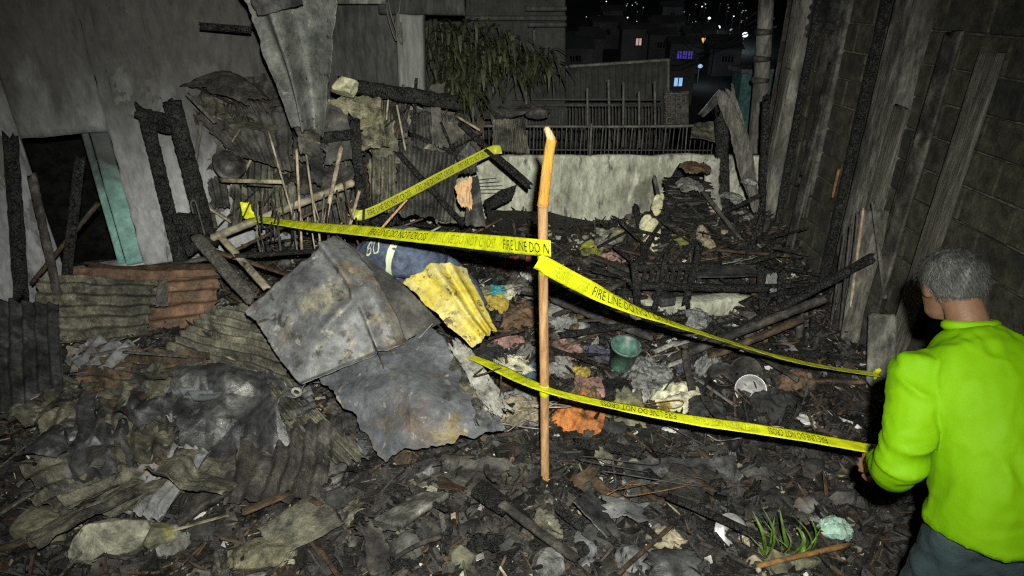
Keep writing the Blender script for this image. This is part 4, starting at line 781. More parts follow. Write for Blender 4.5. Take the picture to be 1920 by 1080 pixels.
for a, b, w, lab in (((640, 158, 5.0), (852, 192, 5.05), 0.10, 'thick black charred beam lying across the burnt sheets at the rear'),
                     ((745, 285, 4.95), (868, 420, 4.7), 0.04, 'thin charred rafter sloping down under the rear tape'), ((862, 232, 5.3), (992, 345, 5.15), 0.045, 'charred rafter carrying the upper end of the rear tape'),
                     ((910, 280, 5.15), (990, 350, 5.1), 0.03, 'second charred rafter close beside the one carrying the tape'), ((600, 258, 4.6), (668, 252, 4.7), 0.07, 'short charred log end right of the crushed sheet'),
                     ((770, 250, 5.2), (880, 300, 5.2), 0.03, 'thin charred batten crossing the broad sooty sheet'), ((800, 345, 5.0), (700, 430, 4.7), 0.03, 'thin charred batten sloping left below the rear tape')):
    BP('charred_beam', lab, 'beam', a, b, w, w, 'char', rough=0.15)
BP('charred_post', 'upright blistered charred post at the left end of the rear tape', 'post', (664, 222, 4.7), (684, 430, 4.5), 0.075, 0.07, 'char', rough=0.17, seg=60, freq=16)
ROCK('foam_block', 'pale yellow foam block perched right of the hanging sheet', 'block', PY(646, 162, 4.75), (0.13, 0.10, 0.10), 'foam', amp=0.16, freq=1.1, fac=1.0)
LATER_POT = PY(426, 305, 4.5)
BP('wood_strip', 'level pale wood strip across the green-grey sheet', 'strip', (414, 338, 4.45), (530, 341, 4.45), 0.02, 0.03, 'bamboo_dry', rough=0.06)
BP('wood_strip', 'short thin strip below the level pale wood strip', 'strip', (465, 346, 4.44), (512, 349, 4.44), 0.014, 0.014, 'char_grey', rough=0.06)
def bamboo(name, label, cat, a, b, r, m, nodes=6, parent=None):
    a, b = np.asarray(a), np.asarray(b); n = nodes * 8 + 1; t = np.linspace(0, 1, n); pts = a + (b - a) * t[:, None]
    rad = r * (1 + 0.10 * np.exp(-(((t * nodes) % 1.0 - 0.5) / 0.05) ** 2) - 0.03 * np.exp(-(((t * nodes) % 1.0 - 0.42) / 0.05) ** 2))
    v, f = tube_geo(pts, rad, 14); return mk(name, v, f, m, label, cat, parent=parent)
bamboo('bamboo_rail', 'dry bamboo pole sloping up behind the tape knot', 'bamboo', PY(398, 446, 4.15), PY(662, 342, 4.55), 0.028, 'bamboo_dry')
bamboo('bamboo_rail', 'thin split bamboo lying just below the sloping bamboo pole', 'bamboo', PY(440, 470, 4.1), PY(640, 372, 4.5), 0.012, 'char_brown')
for a, b, w, m, lab in (((503, 245, 4.45), (552, 415, 4.25), 0.014, 'bamboo_dry', 'thin stick leaning right before the green-grey sheet'),
                        ((556, 280, 4.4), (566, 470, 4.2), 0.018, 'stick_wood', 'pale upright stick second from the left among the thin sticks'),
                        ((566, 228, 4.45), (592, 420, 4.25), 0.015, 'bamboo_dry', 'tall thin stick rising in front of the hanging sheet end'),
                        ((640, 276, 4.4), (608, 425, 4.2), 0.030, 'stick_wood', 'broad light lath leaning left above the tape'),
                        ((624, 357, 4.35), (606, 428, 4.2), 0.022, 'stick_wood', 'short lath close beside the broad light lath'),
                        ((674, 358, 4.35), (654, 430, 4.2), 0.022, 'stick_wood', 'short pale stick left of the charred upright post'),
                        ((764, 373, 4.5), (712, 432, 4.25), 0.018, 'board_orange', 'light brown stick crossing below the rear tape'),
                        ((826, 425, 4.4), (796, 440, 4.35), 0.016, 'pale_board', 'stub of pale stick right of the light brown stick'),
                        ((472, 372, 4.3), (455, 410, 4.25), 0.012, 'char_grey', 'thin twig behind the tape knot'), ((515, 355, 4.4), (486, 395, 4.3), 0.012, 'char_grey', 'thin dark twig right of the tape knot')):
    BP('stick', lab, 'stick', a, b, w, w * 0.8, m, rough=0.05)
# splintered laths bundle under the bamboo
rb = random.Random(9)
for k in range(46):
    px = rb.uniform(480, 690); py = rb.uniform(405, 480); ln = rb.uniform(25, 70); Y0 = rb.uniform(4.05, 4.45)
    m_ = rb.choice(['bamboo_dry', 'grey_wood', 'char_grey', 'char_brown', 'char'])
    BP('splintered_lath', auto('splintered upright lath', m_, ln, PY(px, py, Y0), (40, 55)) + (' under its left part' if px < 540 else ' under its right part' if px > 620 else ' under its middle'), 'lath', (px, py - ln, Y0), (px + rb.uniform(-10, 16), py + 6, Y0 - 0.08), rb.uniform(0.008, 0.018), rb.uniform(0.006, 0.012), m_, rough=0.08, seg=6, nr=6, group='splintered laths below the bamboo pole')
# boards before the retaining wall
SH('orange_board', 'jagged piece of fresh orange-brown plywood standing before the retaining wall', 'board', [(850, 342, 5.05), (888, 324, 5.05), (888, 402, 5.0), (856, 385, 5.0)], 'board_orange', nu=30, nv=30, jag=0.16, t=0.012)
SH('grey_slab', 'grey stone slab leaning behind the orange plywood piece', 'slab', [(880, 330, 5.2), (897, 328, 5.2), (912, 428, 5.0), (870, 425, 5.0)], 'old_concrete', nu=20, nv=30, jag=0.05, crump=(0.015, 4), t=0.04)
SH('black_board', 'curled black burnt board right of the orange plywood', 'board', [(905, 378, 5.35), (972, 344, 5.45), (962, 372, 5.4), (912, 402, 5.2)], 'char', nu=30, nv=16, jag=0.08, bulge=(0, 0.0, 0.06), crump=(0.015, 4), t=0.015)
SH('black_board', 'flat black board lying at the foot of the retaining wall', 'board', [(905, 395, 5.9), (1030, 398, 6.05), (1135, 420, 6.0), (930, 440, 5.4)], 'char', nu=30, nv=20, jag=0.04, crump=(0.012, 3), t=0.012)
SH('grey_slab', 'pale cracked slab lying left of the grey stone slab', 'slab', [(800, 350, 5.2), (850, 352, 5.2), (862, 425, 4.95), (815, 420, 4.95)], 'rock_olive', nu=24, nv=24, jag=0.1, crump=(0.03, 4), t=0.03)
for k in range(5):
    BP('wire_mesh_bar', 'thin level rod sticking out of the retaining wall behind the plywood', 'rod', (890, 338 + k * 6, 6.15), (930 + 6 * k, 334 + k * 7, 6.18), 0.008, 0.008, 'char_grey', rough=0.04, seg=6, nr=6, group='thin rods behind the plywood')
SH('burnt_corrugated_sheet', 'pale corrugated sheet hung on the fence above the retaining wall', 'sheet', [(924, 222, 6.3), (985, 220, 6.3), (995, 290, 6.3), (920, 285, 6.3)], 'gi_olive', nu=60, nv=20, corr=(9, 0.012, 'u'), jag=0.05)
SH('burnt_sheet', 'sooty sheet lying over the rear fence left end', 'sheet', [(895, 208, 6.6), (1000, 198, 6.9), (1030, 214, 6.7), (905, 225, 6.4)], 'gi_soot', nu=40, nv=14, crump=(0.05, 3), jag=0.1)
v, f = rock_geo(PY(1010, 214, 6.6), (0.12, 0.05, 0.055), 3, 0.6); mk('dark_lump', v, f, 'char_grey', 'dark rounded lump lying on the rear fence top', 'lump')
for (px, py, n_, lab) in ((1055, 445, 9, 'stones by the black board'), (1125, 438, 14, 'stones at the wall foot')):
    for k in range(n_):
        p = GP(px + random.uniform(-28, 40), py + random.uniform(-8, 10), 0.02); s = random.uniform(0.018, 0.045)
        ROCK('pale_stone', 'small pale stone among the %s' % lab, 'stone', p, (s, s, s * 0.7), 'rock_pale', group=lab, sub=2, amp=0.3)
ROCK('boulder', 'rounded brownish boulder at the foot of the retaining wall', 'boulder', GP(1158, 442, 0.04), (0.075, 0.06, 0.07), 'rock_olive', amp=0.2)

# ------------------------------------------------------------------ big sheets in the middle foreground
def dia_fold(u, v):
    z = np.zeros(u.shape + (3,)); z += np.array([0, -0.03, 0.05]) * (np.clip((v - 0.92) / 0.08, 0, 1) ** 1.2)[..., None]
    z += np.array([0.0, 0.06, -0.03]) * (np.clip((u - 0.9) / 0.1, 0, 1) ** 1.5)[..., None]
    z += np.array([0.06, 0, 0.045]) * (np.sin(np.pi * v) * u ** 3)[..., None] + np.array([-.02, -.05, .05]) * (np.exp(-((u - .86 + .1 * v) / .035) ** 2) * .6)[..., None]
    z += np.array([0.0, -.05, .02]) * (np.exp(-((v - .72 + .25 * u) / .05) ** 2) * np.clip(u * 2 - .5, 0, 1))[..., None]; return z
SH('grey_roof_sheet', 'large flat grey galvanised sheet standing on its corner in the middle of the debris', 'sheet', [(455, 584, 3.12), (624, 434, 3.42), (766, 655, 3.02), (566, 732, 2.80)], 'gi', nu=120, nv=120, crump=(0.034, 2.2), jag=0.035, bulge=(0.03, -0.07, 0.06), fold=dia_fold, fine=0.003)
SH('dark_sheet', 'dark smooth flank of sheet between the grey sheet and the yellow piece', 'sheet', [(628, 438, 3.46), (750, 528, 3.42), (830, 606, 3.3), (742, 650, 3.18)], 'gi_soot', nu=50, nv=40, crump=(0.012, 2.2), jag=0.02, bulge=(0, 0.04, 0.03))
SH('blue_grey_sheet', 'blue-grey stained sheet lying below the large grey sheet', 'sheet', [(585, 700, 2.95), (815, 606, 3.2), (962, 812, 2.62), (720, 872, 2.5)], 'gi_blue', nu=130, nv=110, crump=(0.065, 2.6), jag=0.06, bulge=(0, -0.06, 0.09), fine=0.004)
def yel_fold(u, v):
    z = np.zeros(u.shape + (3,)); z += np.array([0, -0.03, 0.035]) * (np.exp(-((u - 0.5) / 0.09) ** 2) + 0.8 * np.exp(-((u - 0.75) / 0.06) ** 2))[..., None]
    z += np.array([-0.01, -0.03, 0.07]) * (np.sin(np.pi * u) * (1 - v))[..., None]; return z
SH('yellow_sheet', 'bright yellow ribbed sheet piece tilted beside the large grey sheet', 'sheet', [(748, 530, 3.40), (876, 500, 3.55), (934, 622, 3.22), (886, 656, 3.05)], 'yellow_sheet', nu=70, nv=70, jag=0.045, fold=yel_fold, crump=(0.02, 4), t=0.006)
SH('crumbling_board', 'pale grey crumbling board on the right edge of the blue-grey sheet', 'board', [(822, 622, 3.16), (872, 640, 3.1), (968, 775, 2.72), (925, 800, 2.64)], 'pale_board', nu=34, nv=70, jag=0.16, crump=(0.03, 8), t=0.018)
SH('crumbling_board', 'ash-crusted strip of board left of the pale crumbling board', 'board', [(770, 640, 3.14), (838, 622, 3.17), (945, 812, 2.62), (868, 815, 2.6)], 'gi_olive', nu=50, nv=80, jag=0.2, crump=(0.045, 8), t=0.012)
WIRE('rebar_wire', 'thin pale wire lying across the sheets left of the yellow piece', 'wire', [PY(811, 607, 3.12), PY(786, 634, 3.06)], 0.004, 'pale_board')
for pts, lab in (([(905, 690), (890, 705), (940, 690)], 'thin dark wire arching over the crumbling board'), ([(940, 695), (938, 740), (925, 755), (965, 770)], 'bent wire hanging from the lower tape'), ([(700, 640), (720, 700), (690, 730)], 'thin wire lying on the large grey sheet')):
    WIRE('loose_wire', lab, 'wire', [PY(a, b, 2.78 if a > 800 else 2.9) for a, b in pts], 0.004, 'char_brown')

# left foreground sheets
SH('rusty_sheet', 'rusty red-brown corrugated sheet lying at the left edge', 'sheet', [(110, 498, 3.95), (420, 508, 3.95), (408, 610, 3.55), (150, 668, 3.4)], 'rust_red', nu=60, nv=60, corr=(5, 0.016, 'v'), crump=(0.023, 3), jag=0.05)
SH('rusty_sheet', 'brown burnt sheet edge lying along the top of the rusty sheet', 'sheet', [(150, 494, 4.05), (420, 498, 4.05), (428, 528, 3.9), (150, 520, 3.9)], 'char_brown', nu=60, nv=14, crump=(0.043, 4), jag=0.08)
SH('crumpled_sheet', 'olive grey crumpled sheet covering the left end of the rusty sheet', 'sheet', [(60, 515, 3.72), (300, 522, 3.72), (288, 632, 3.38), (60, 650, 3.3)], 'gi_olive', nu=100, nv=80, crump=(0.04, 2.6), corr=(6, .016, 'v'), jag=0.05)
SH('black_flap', 'small black bent flap standing on the rusty sheet', 'flap', [(296, 524, 3.66), (313, 520, 3.66), (314, 574, 3.5), (288, 576, 3.5)], 'gi_soot', nu=14, nv=20, crump=(0.029, 3), jag=0.06)
SH('corrugated_sheet', 'yellow-grey corrugated sheet sloping under the large grey sheet', 'sheet', [(395, 575, 3.62), (470, 570, 3.6), (566, 738, 2.98), (300, 660, 3.25)], 'gi_olive', nu=70, nv=70, corr=(8, 0.016, 'v'), crump=(0.036, 4), jag=0.06)
SH('corrugated_sheet', 'dark blackened corrugated sheet below the yellow-grey one', 'sheet', [(255, 650, 3.36), (440, 640, 3.36), (600, 770, 2.8), (330, 690, 3.1)], 'gi_dark', nu=70, nv=50, corr=(6, 0.016, 'v'), crump=(0.043, 4), jag=0.05)
SH('corrugated_sheet', 'grey corrugated sheet sloping down to the right below the grey sheet corner', 'sheet', [(455, 705, 2.98), (560, 735, 2.92), (700, 860, 2.5), (600, 880, 2.45)], 'gi_olive', nu=60, nv=70, corr=(6, 0.016, 'u'), crump=(0.029, 4), jag=0.05)
SH('crumpled_sheet', 'shiny dark crumpled sheet with a sharp crease at the lower left', 'sheet', [(320, 690, 2.98), (500, 690, 2.98), (560, 850, 2.5), (330, 860, 2.45)], 'gi_dark', nu=100, nv=100, crump=(0.123, 2.6), jag=0.05)
SH('crumpled_sheet', 'brown black crumpled sheet beneath the rusty sheet', 'sheet', [(160, 640, 3.3), (400, 660, 3.2), (380, 790, 2.7), (120, 770, 2.75)], 'char_brown', nu=90, nv=80, crump=(0.06, 3.4), corr=(7, .016, 'v'), jag=0.06)
SH('crumpled_foil', 'silvery crumpled foil sheet at the left photo edge', 'foil', [(120, 650, 3.2), (225, 655, 3.2), (245, 685, 3.05), (120, 700, 3.0)], 'gi', nu=40, nv=30, crump=(0.102, 4), jag=0.08)
SH('crumpled_sheet', 'olive crumpled sheets bunched at the lower left corner', 'sheet', [(90, 740, 2.85), (320, 750, 2.8), (350, 880, 2.4), (60, 880, 2.4)], 'gi_olive', nu=100, nv=90, crump=(0.07, 3.4), corr=(7, .016, 'u'), jag=0.06)
SH('crumpled_sheet', 'yellow stained sheet scrap beside the dark corrugated sheet', 'sheet', [(425, 690, 3.02), (490, 700, 3.0), (500, 745, 2.86), (450, 735, 2.88)], 'rubble_yellow', nu=30, nv=30, crump=(0.072, 4), jag=0.1)
SH('crumpled_sheet', 'grey crumpled sheet lying before the doorway at far left', 'sheet', [(-60, 560, 3.5), (110, 560, 3.5), (130, 760, 2.8), (-60, 800, 2.7)], 'gi_dark', nu=60, nv=60, crump=(0.045, 2.6), corr=(8, .016, 'u'), jag=0.05)
rj = random.Random(5)
for k in range(34):
    px, py = rj.uniform(60, 600), rj.uniform(650, 960); q = GP(px, py, 0.06 + rj.uniform(0, .10)); s_ = rj.uniform(.10, .26); a_ = rj.uniform(0, 6.28); tl = rj.uniform(-.5, .5)
    e1 = np.array([math.cos(a_), math.sin(a_), tl]) * s_; e2 = np.array([-math.sin(a_), math.cos(a_), rj.uniform(-.4, .4)]) * s_ * rj.uniform(.5, 1)
    v, f = sheet_geo([q - e1 + e2, q + e1 + e2, q + e1 - e2, q - e1 - e2], 56, 24, crump=(rj.uniform(.012, .035) if k % 4 else .07, rj.uniform(4, 8)), jag=.06, corr=(rj.choice([4, 5, 7]) if k % 4 else 0, rj.uniform(.014, .022), 'u'))
    m_ = rj.choice(['gi_dark', 'gi_dark', 'gi_olive', 'gi_soot', 'gi', 'gi_olive', 'char_grey', 'gi_blue'])
    solid(mk('tin_scrap', v, f, m_, auto('piece of crumpled roofing tin', m_, s_, q, (.15, .20)), 'tin', 'crumpled tin pieces in the lower left heap', smooth=False), .003)
for k, (px, py, s_, m_, lab) in enumerate(((250, 760, .20, 'old_concrete', 'broken grey slab tilted among the olive crumpled sheets'), (470, 800, .17, 'gi_dark', 'stiff dark metal plate below the shiny crumpled sheet'), (390, 900, .22, 'char_grey', 'broken ash-grey slab in the lower left foreground'), (620, 880, .17, 'old_concrete', 'broken grey slab below the blue-grey sheet'),
        (140, 880, .20, 'gi_soot', 'sooty stiff metal plate at the lower left'), (760, 960, .17, 'old_concrete', 'broken grey slab in the foreground left of centre'), (920, 930, .14, 'char', 'black broken board left of the pole foot'), (1290, 900, .17, 'char_grey', 'broken ash-grey board below the low tape'), (1120, 960, .13, 'gi_dark', 'stiff dark metal plate right of the pole foot'), (560, 990, .18, 'gi_olive', 'bent olive metal plate at the bottom left of centre'))):
    q = GP(px, py, .09); a_ = rj.uniform(0, 6.28); e1 = np.array([math.cos(a_), math.sin(a_), rj.uniform(-.35, .35)]) * s_; e2 = np.array([-math.sin(a_), math.cos(a_), rj.uniform(.1, .5)]) * s_ * rj.uniform(.45, .8); sk = e1 * rj.uniform(-.4, .4)
    v, f = sheet_geo([q - e1 + e2 + sk, q + e1 * .7 + e2 + sk, q + e1 - e2, q - e1 * .8 - e2 * rj.uniform(.5, 1)], 30, 24, crump=(.010, 3), jag=.05)
    solid(mk('broken_slab', v, f, m_, lab, 'slab'), .006 if 'metal' in lab else .03)
for k in range(30):
    px, py = rj.uniform(60, 700), rj.uniform(640, 1000); q = GP(px, py, rj.uniform(.05, .16)); a_ = rj.uniform(0, 6.28); ln = rj.uniform(.15, .5); d_ = np.array([math.cos(a_) * ln, math.sin(a_) * ln, rj.uniform(-.1, .2) * ln]); w = rj.uniform(.015, .05); m_ = rj.choice(['grey_wood', 'char_brown', 'char_grey', 'char', 'bamboo_dry', 'rock_olive'])
    BEAM('splintered_plank', auto('splintered plank', m_, ln, q, (.25, .38)), 'plank', q - d_ / 2, q + d_ / 2, w, w * rj.uniform(.25, .6), m_, rough=.12, freq=22, group='splintered planks in the lower left heap')
p = PY(556, 735, 2.82); th = np.linspace(0, 2 * np.pi, 16); v, f = tube_geo([p + (0.022 * math.cos(t), 0, 0.022 * math.sin(t)) for t in th], 0.009, 8); mk('pipe_ring', v, f, 'pale_board', 'small pale ring lying at the lower corner of the grey sheet', 'ring')
for a, b, w, m, lab in (((370, 445, 4.15), (470, 560, 3.7), 0.09, 'grey_wood', 'splintered grey timber running from the charred frame to the grey sheet'), ((410, 440, 4.2), (500, 540, 3.75), 0.05, 'bamboo_dry', 'pale splintered timber parallel to the grey timber'),
                        ((440, 480, 4.0), (600, 470, 4.0), 0.05, 'char', 'black timber lying below the bamboo pole'), ((250, 505, 4.1), (420, 480, 4.15), 0.05, 'char_grey', 'grey burnt timber before the wall sill'),
                        ((400, 470, 4.1), (540, 515, 3.9), 0.04, 'char_brown', 'brown burnt timber behind the grey sheet')):
    BP('timber', lab, 'timber', a, b, w, w * 0.5, m, rough=0.16, freq=14)

# ================================================================== BAMBOO POLE AND FIRE LINE TAPE
PYL = 2.55
bp_ = empty('bamboo_pole', tuple(PY(1022, 905, PYL)), 'upright bamboo pole with an orange painted top holding the yellow tape', 'pole')
def pp(px, py): return PY(px, py, PYL)
n = 60; cl = spline([pp(1022, 905), pp(1021, 740), pp(1019, 560), pp(1018, 420), pp(1018, 382)], n)
t = np.linspace(0, 1, n); rad = 0.0215 + 0.004 * np.exp(-((t - 0.985) / 0.02) ** 2) + 0.0015 * np.exp(-((t - 0.62) / 0.008) ** 2) + 0.0015 * np.exp(-((t - 0.3) / 0.008) ** 2)
v, f = tube_geo(cl, rad, 18); mk('shaft', v, f, 'bamboo', parent=bp_)
cl = spline([pp(1018, 384), pp(1024, 330), pp(1030, 285), pp(1034, 262)], 24); v, f = tube_geo(cl, np.interp(np.linspace(0, 1, 24), [0, .06, .5, 1], [0.0255, 0.0225, 0.022, 0.021]), 18); mk('painted_top', v, f, 'orange_paint', parent=bp_)
v, f = tube_geo([pp(1034, 263), pp(1030, 252), pp(1024, 240)], [0.019, 0.016, 0.012], 10, 3); mk('split_tip', v, f, 'board_orange', parent=bp_)

TXT = 'FIRE LINE DO NOT CROSS'
def tape(name, label, ctrl, wdir, width, m, texts, n=140, twist=None, flip=False, group='yellow fire line tapes'):
    """ctrl: path points; wdir: across-vector at each control point; texts: (start metres, length, material)"""
    ctrl = np.asarray(ctrl, float); C = spline(ctrl, n); D = spline(np.asarray(wdir, float), n); D /= np.linalg.norm(D, axis=1, keepdims=True)
    T = np.gradient(C, axis=0); T /= np.linalg.norm(T, axis=1, keepdims=True); D = D - T * np.sum(D * T, 1, keepdims=True); D /= np.linalg.norm(D, axis=1, keepdims=True)
    Nn = np.cross(T, D); flipn = np.sign(np.sum(Nn * (CAM - C), 1)); 
    s = np.concatenate([[0], np.cumsum(np.linalg.norm(np.diff(C, axis=0), axis=1))])
    ws = np.linspace(-0.5, 0.5, 7); SEED[0] += 2.2
    def at(ss, w):
        c = np.stack([np.interp(ss, s, C[:, k]) for k in range(3)], -1); d = np.stack([np.interp(ss, s, D[:, k]) for k in range(3)], -1); nn = np.stack([np.interp(ss, s, Nn[:, k]) for k in range(3)], -1)
        wob = 0.006 * (fbm(np.stack([ss * 9 + SEED[0], w * 3, 0 * ss], -1), 3) - 0.5) + 0.010 * (w ** 2) * np.sin(ss * 7 + SEED[0])
        return c + d * (w * width)[..., None] + nn * wob[..., None], nn
    SS, WW = np.meshgrid(s, ws, indexing='ij'); P, _ = at(SS, WW)
    o = mk(name, P.reshape(-1, 3), gridfaces(n - 1, 6), m, label, 'tape', group); solid(o, 0.0006)
    for st, ln, tm, body in texts:
        tv, tf = text_geo(body, 1.0, 0.62); x = tv[:, 0] * ln; yv = tv[:, 1] - 0.31
        if flip: x = ln - x; yv = -yv
        ss = st + x; P, nn = at(ss, yv); fs = np.interp(ss, s, flipn)
        mk('lettering', P + nn * (0.0018 * np.sign(fs))[:, None], tf, tm, parent=o, smooth=False)
    return o, s[-1]
up = np.array([0, 0.0, 1.0])
W = 0.075
def tape_len(ctrl): C = spline(ctrl, 150); return np.concatenate([[0], np.cumsum(np.linalg.norm(np.diff(C, axis=0), axis=1))]), C
def s_at(ctrl, px):                      # run along a tape at which it passes image column px
    s, C = tape_len(np.asarray(ctrl)); r = C - CAM; dep = r[:, 1] * ca - r[:, 2] * sa; x = 960 + r[:, 0] / dep * FPX; i = np.argsort(x); return float(np.interp(px, x[i], s[i]))

def edge(px, py, k):                     # how far the tape is turned from edge-on (0) to upright (1)
    d = ray(px, py); d = d / np.linalg.norm(d); u_ = np.array([0, 0, 1.0]); u_ = u_ - d * np.dot(u_, d); u_ /= np.linalg.norm(u_); a = math.asin(min(1, k)); return d * math.cos(a) + u_ * math.sin(a)
def put_tape(label, ctrl, wdir, texts, m='tape', flip=False, dark='print_black', faint='print_faint', n=150):
    tx = []
    for a, b, dk, *bd in texts:
        s0, s1 = sorted((s_at(ctrl, a), s_at(ctrl, b))); tx.append((s0, s1 - s0, dark if dk else faint, bd[0] if bd else TXT))
    return tape('fire_line_tape', label, ctrl, wdir, W, m, tx, n=n, flip=flip)[0]
ctrl = [PY(468, 409, 4.3), PY(560, 421, 3.95), PY(690, 434, 3.45), PY(860, 450, 2.95), PY(995, 463, 2.56), PY(1033, 467, PYL - 0.033)]
tpl = put_tape('yellow fire line tape stretched from the left knot to the bamboo pole', ctrl, [edge(468, 409, .32), edge(560, 421, .4), edge(690, 434, .55), edge(860, 450, .85), (0, 0, 1), (0, 0, 1)],
         [(480, 565, False), (575, 685, False), (694, 800, True), (810, 930, False), (944, 1030, True, 'FIRE LINE DO N')])
k0 = PY(466, 402, 4.3)
v, f = sheet_geo([k0 + (-.045, 0, .10), k0 + (0.01, .02, .09), k0 + (.06, 0, -.03), k0 + (-.05, -.01, -.04)], 14, 14, crump=(0.03, 12), jag=0.1); solid(mk('knot', v, f, 'tape', parent=tpl), 0.001)
k1 = PY(1646, 702, 3.32)
for q_, s_ in ((k1, 1.0), (PY(1690, 850, 2.23), .9)):
    v, f = sheet_geo([q_ + np.array((-.05, 0, .04)) * s_, q_ + np.array((.03, .02, .05)) * s_, q_ + np.array((.045, 0, -.05)) * s_, q_ + np.array((-.03, -.01, -.05)) * s_], 14, 14, crump=(0.04, 14), jag=0.2); solid(mk('tape_knot', v, f, 'tape', 'crumpled yellow tape knot at the %s' % ('right wall' if s_ == 1 else 'short charred stake'), 'tape knot'), .001)
# wrap running down the pole, then the right tape
wr = [pp(1018, 446) + (0, -0.027, 0), pp(1018, 480) + (0, -0.028, 0), pp(1020, 512) + (0.0, -0.029, 0)]
c = [pp(1006, 470), pp(1030, 470), pp(1032, 512), pp(1006, 500)]
v, f = tube_geo([pp(1018, 449), pp(1018, 470), pp(1019, 490), pp(1020, 512)], [0.0245, 0.025, 0.0255, 0.024], 18, 6); mk('pole_wrap', v, f, 'tape', parent=tpl)
ctrl = [PY(1008, 490, PYL - 0.03), PY(1032, 503, PYL - 0.032), PY(1085, 531, 2.60), PY(1160, 568, 2.68), PY(1245, 600, 2.78), PY(1380, 645, 2.92), PY(1530, 685, 3.15), PY(1648, 702, 3.32)]
put_tape('yellow fire line tape running from the pole down to the right wall', ctrl, [(0, 0, 1), (0, 0, 1), (0, 0, 1), edge(1160, 568, 0.8), edge(1245, 600, 0.32), edge(1380, 645, 0.16), edge(1530, 685, 0.18), edge(1648, 702, 0.24)],
         [(1040, 1102, False), (1112, 1262, True), (1290, 1420, False)])
ctrl = [PY(880, 668, 3.0), PY(925, 686, 2.86), PY(1020, 728, PYL - 0.03), PY(1130, 757, 2.50), PY(1290, 785, 2.42), PY(1440, 808, 2.34), PY(1690, 850, 2.24)]
put_tape('yellow fire line tape hanging low across the foot of the pole', ctrl, [edge(880, 668, .3), edge(925, 686, .36), edge(1020, 728, .4), edge(1130, 757, .45), edge(1290, 787, .6), edge(1430, 802, .6), edge(1690, 850, .5)],
         [(920, 1000, False), (1126, 1268, True), (1300, 1420, False), (1440, 1550, True)], flip=True)
BEAM('charred_stake', 'short charred stake behind the standing person holding the low tape end', 'stake', PY(1694, 800, 2.25), GP(1690, 960, -.02), .045, .04, 'char', rough=.12)
v, f = tube_geo([pp(1020, 722), pp(1021, 741)], [0.0245, 0.0245], 18, 4); mk('pole_band', v, f, 'tape', 'narrow yellow tape band tied round the bamboo pole low down', 'tape')
ctrl = [PY(655, 397, 4.42), PY(684, 402, 4.43), PY(760, 366, 4.65), PY(850, 318, 4.95), PY(918, 284, 5.18), PY(940, 280, 5.2)]
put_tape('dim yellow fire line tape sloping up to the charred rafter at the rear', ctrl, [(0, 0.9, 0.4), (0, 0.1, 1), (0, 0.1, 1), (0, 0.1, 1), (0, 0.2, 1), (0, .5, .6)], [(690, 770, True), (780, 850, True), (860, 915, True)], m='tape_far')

# ================================================================== PEOPLE
def loft(rings, n=22, sq=2.3):
    th = np.linspace(0, 2 * np.pi, n, endpoint=False)
    cx = np.sign(np.cos(th)) * np.abs(np.cos(th)) ** (2 / sq); cy = np.sign(np.sin(th)) * np.abs(np.sin(th)) ** (2 / sq)
    V = np.array([np.asarray(c) + np.outer(cx * a, s) + np.outer(cy * b, w) for c, s, w, a, b in rings]); m = len(rings)
    v = np.concatenate([V.reshape(-1, 3), [V[0].mean(0)], [V[-1].mean(0)]]); f = []
    for i in range(m - 1):
        for j in range(n): f.append((i * n + j, i * n + (j + 1) % n, (i + 1) * n + (j + 1) % n, (i + 1) * n + j))
    for j in range(n): f.append((len(v) - 2, (j + 1) % n, j)); f.append((len(v) - 1, (m - 1) * n + j, (m - 1) * n + (j + 1) % n))
    return v, f
def fuse(o, vox=0.012, smooth=4, wrinkle=None):
    r = o.modifiers.new('fuse', 'REMESH'); r.mode = 'VOXEL'; r.voxel_size = vox; r.use_smooth_shade = True
    s = o.modifiers.new('soften', 'SMOOTH'); s.iterations = smooth; s.factor = 0.5
    if wrinkle:
        tx = bpy.data.textures.new('folds', 'CLOUDS'); tx.noise_scale = wrinkle[1]; tx.noise_depth = 2; tx.intensity = 1
        d = o.modifiers.new('folds', 'DISPLACE'); d.texture = tx; d.strength = wrinkle[0]; d.mid_level = 0.5
    return o
def unit(q): q = np.asarray(q, float); return q / np.linalg.norm(q)
def torso(spine, side, radii, grow=0.0):
    spine = [np.asarray(q, float) for q in spine]; rings = []; sp = spline(spine, 14); ra = np.array(radii)
    T = np.gradient(sp, axis=0); s = unit(side)
    for k in range(14):
        t = unit(T[k]); w = unit(np.cross(s, t)); u_ = k / 13; a = np.interp(u_, np.linspace(0, 1, len(ra)), ra[:, 0]) + grow; b = np.interp(u_, np.linspace(0, 1, len(ra)), ra[:, 1]) + grow
        rings.append((sp[k], s, w, a, b))
    return loft(rings)
def limb(pts, rad, sub=5): return tube_geo(pts, rad, 14, sub)
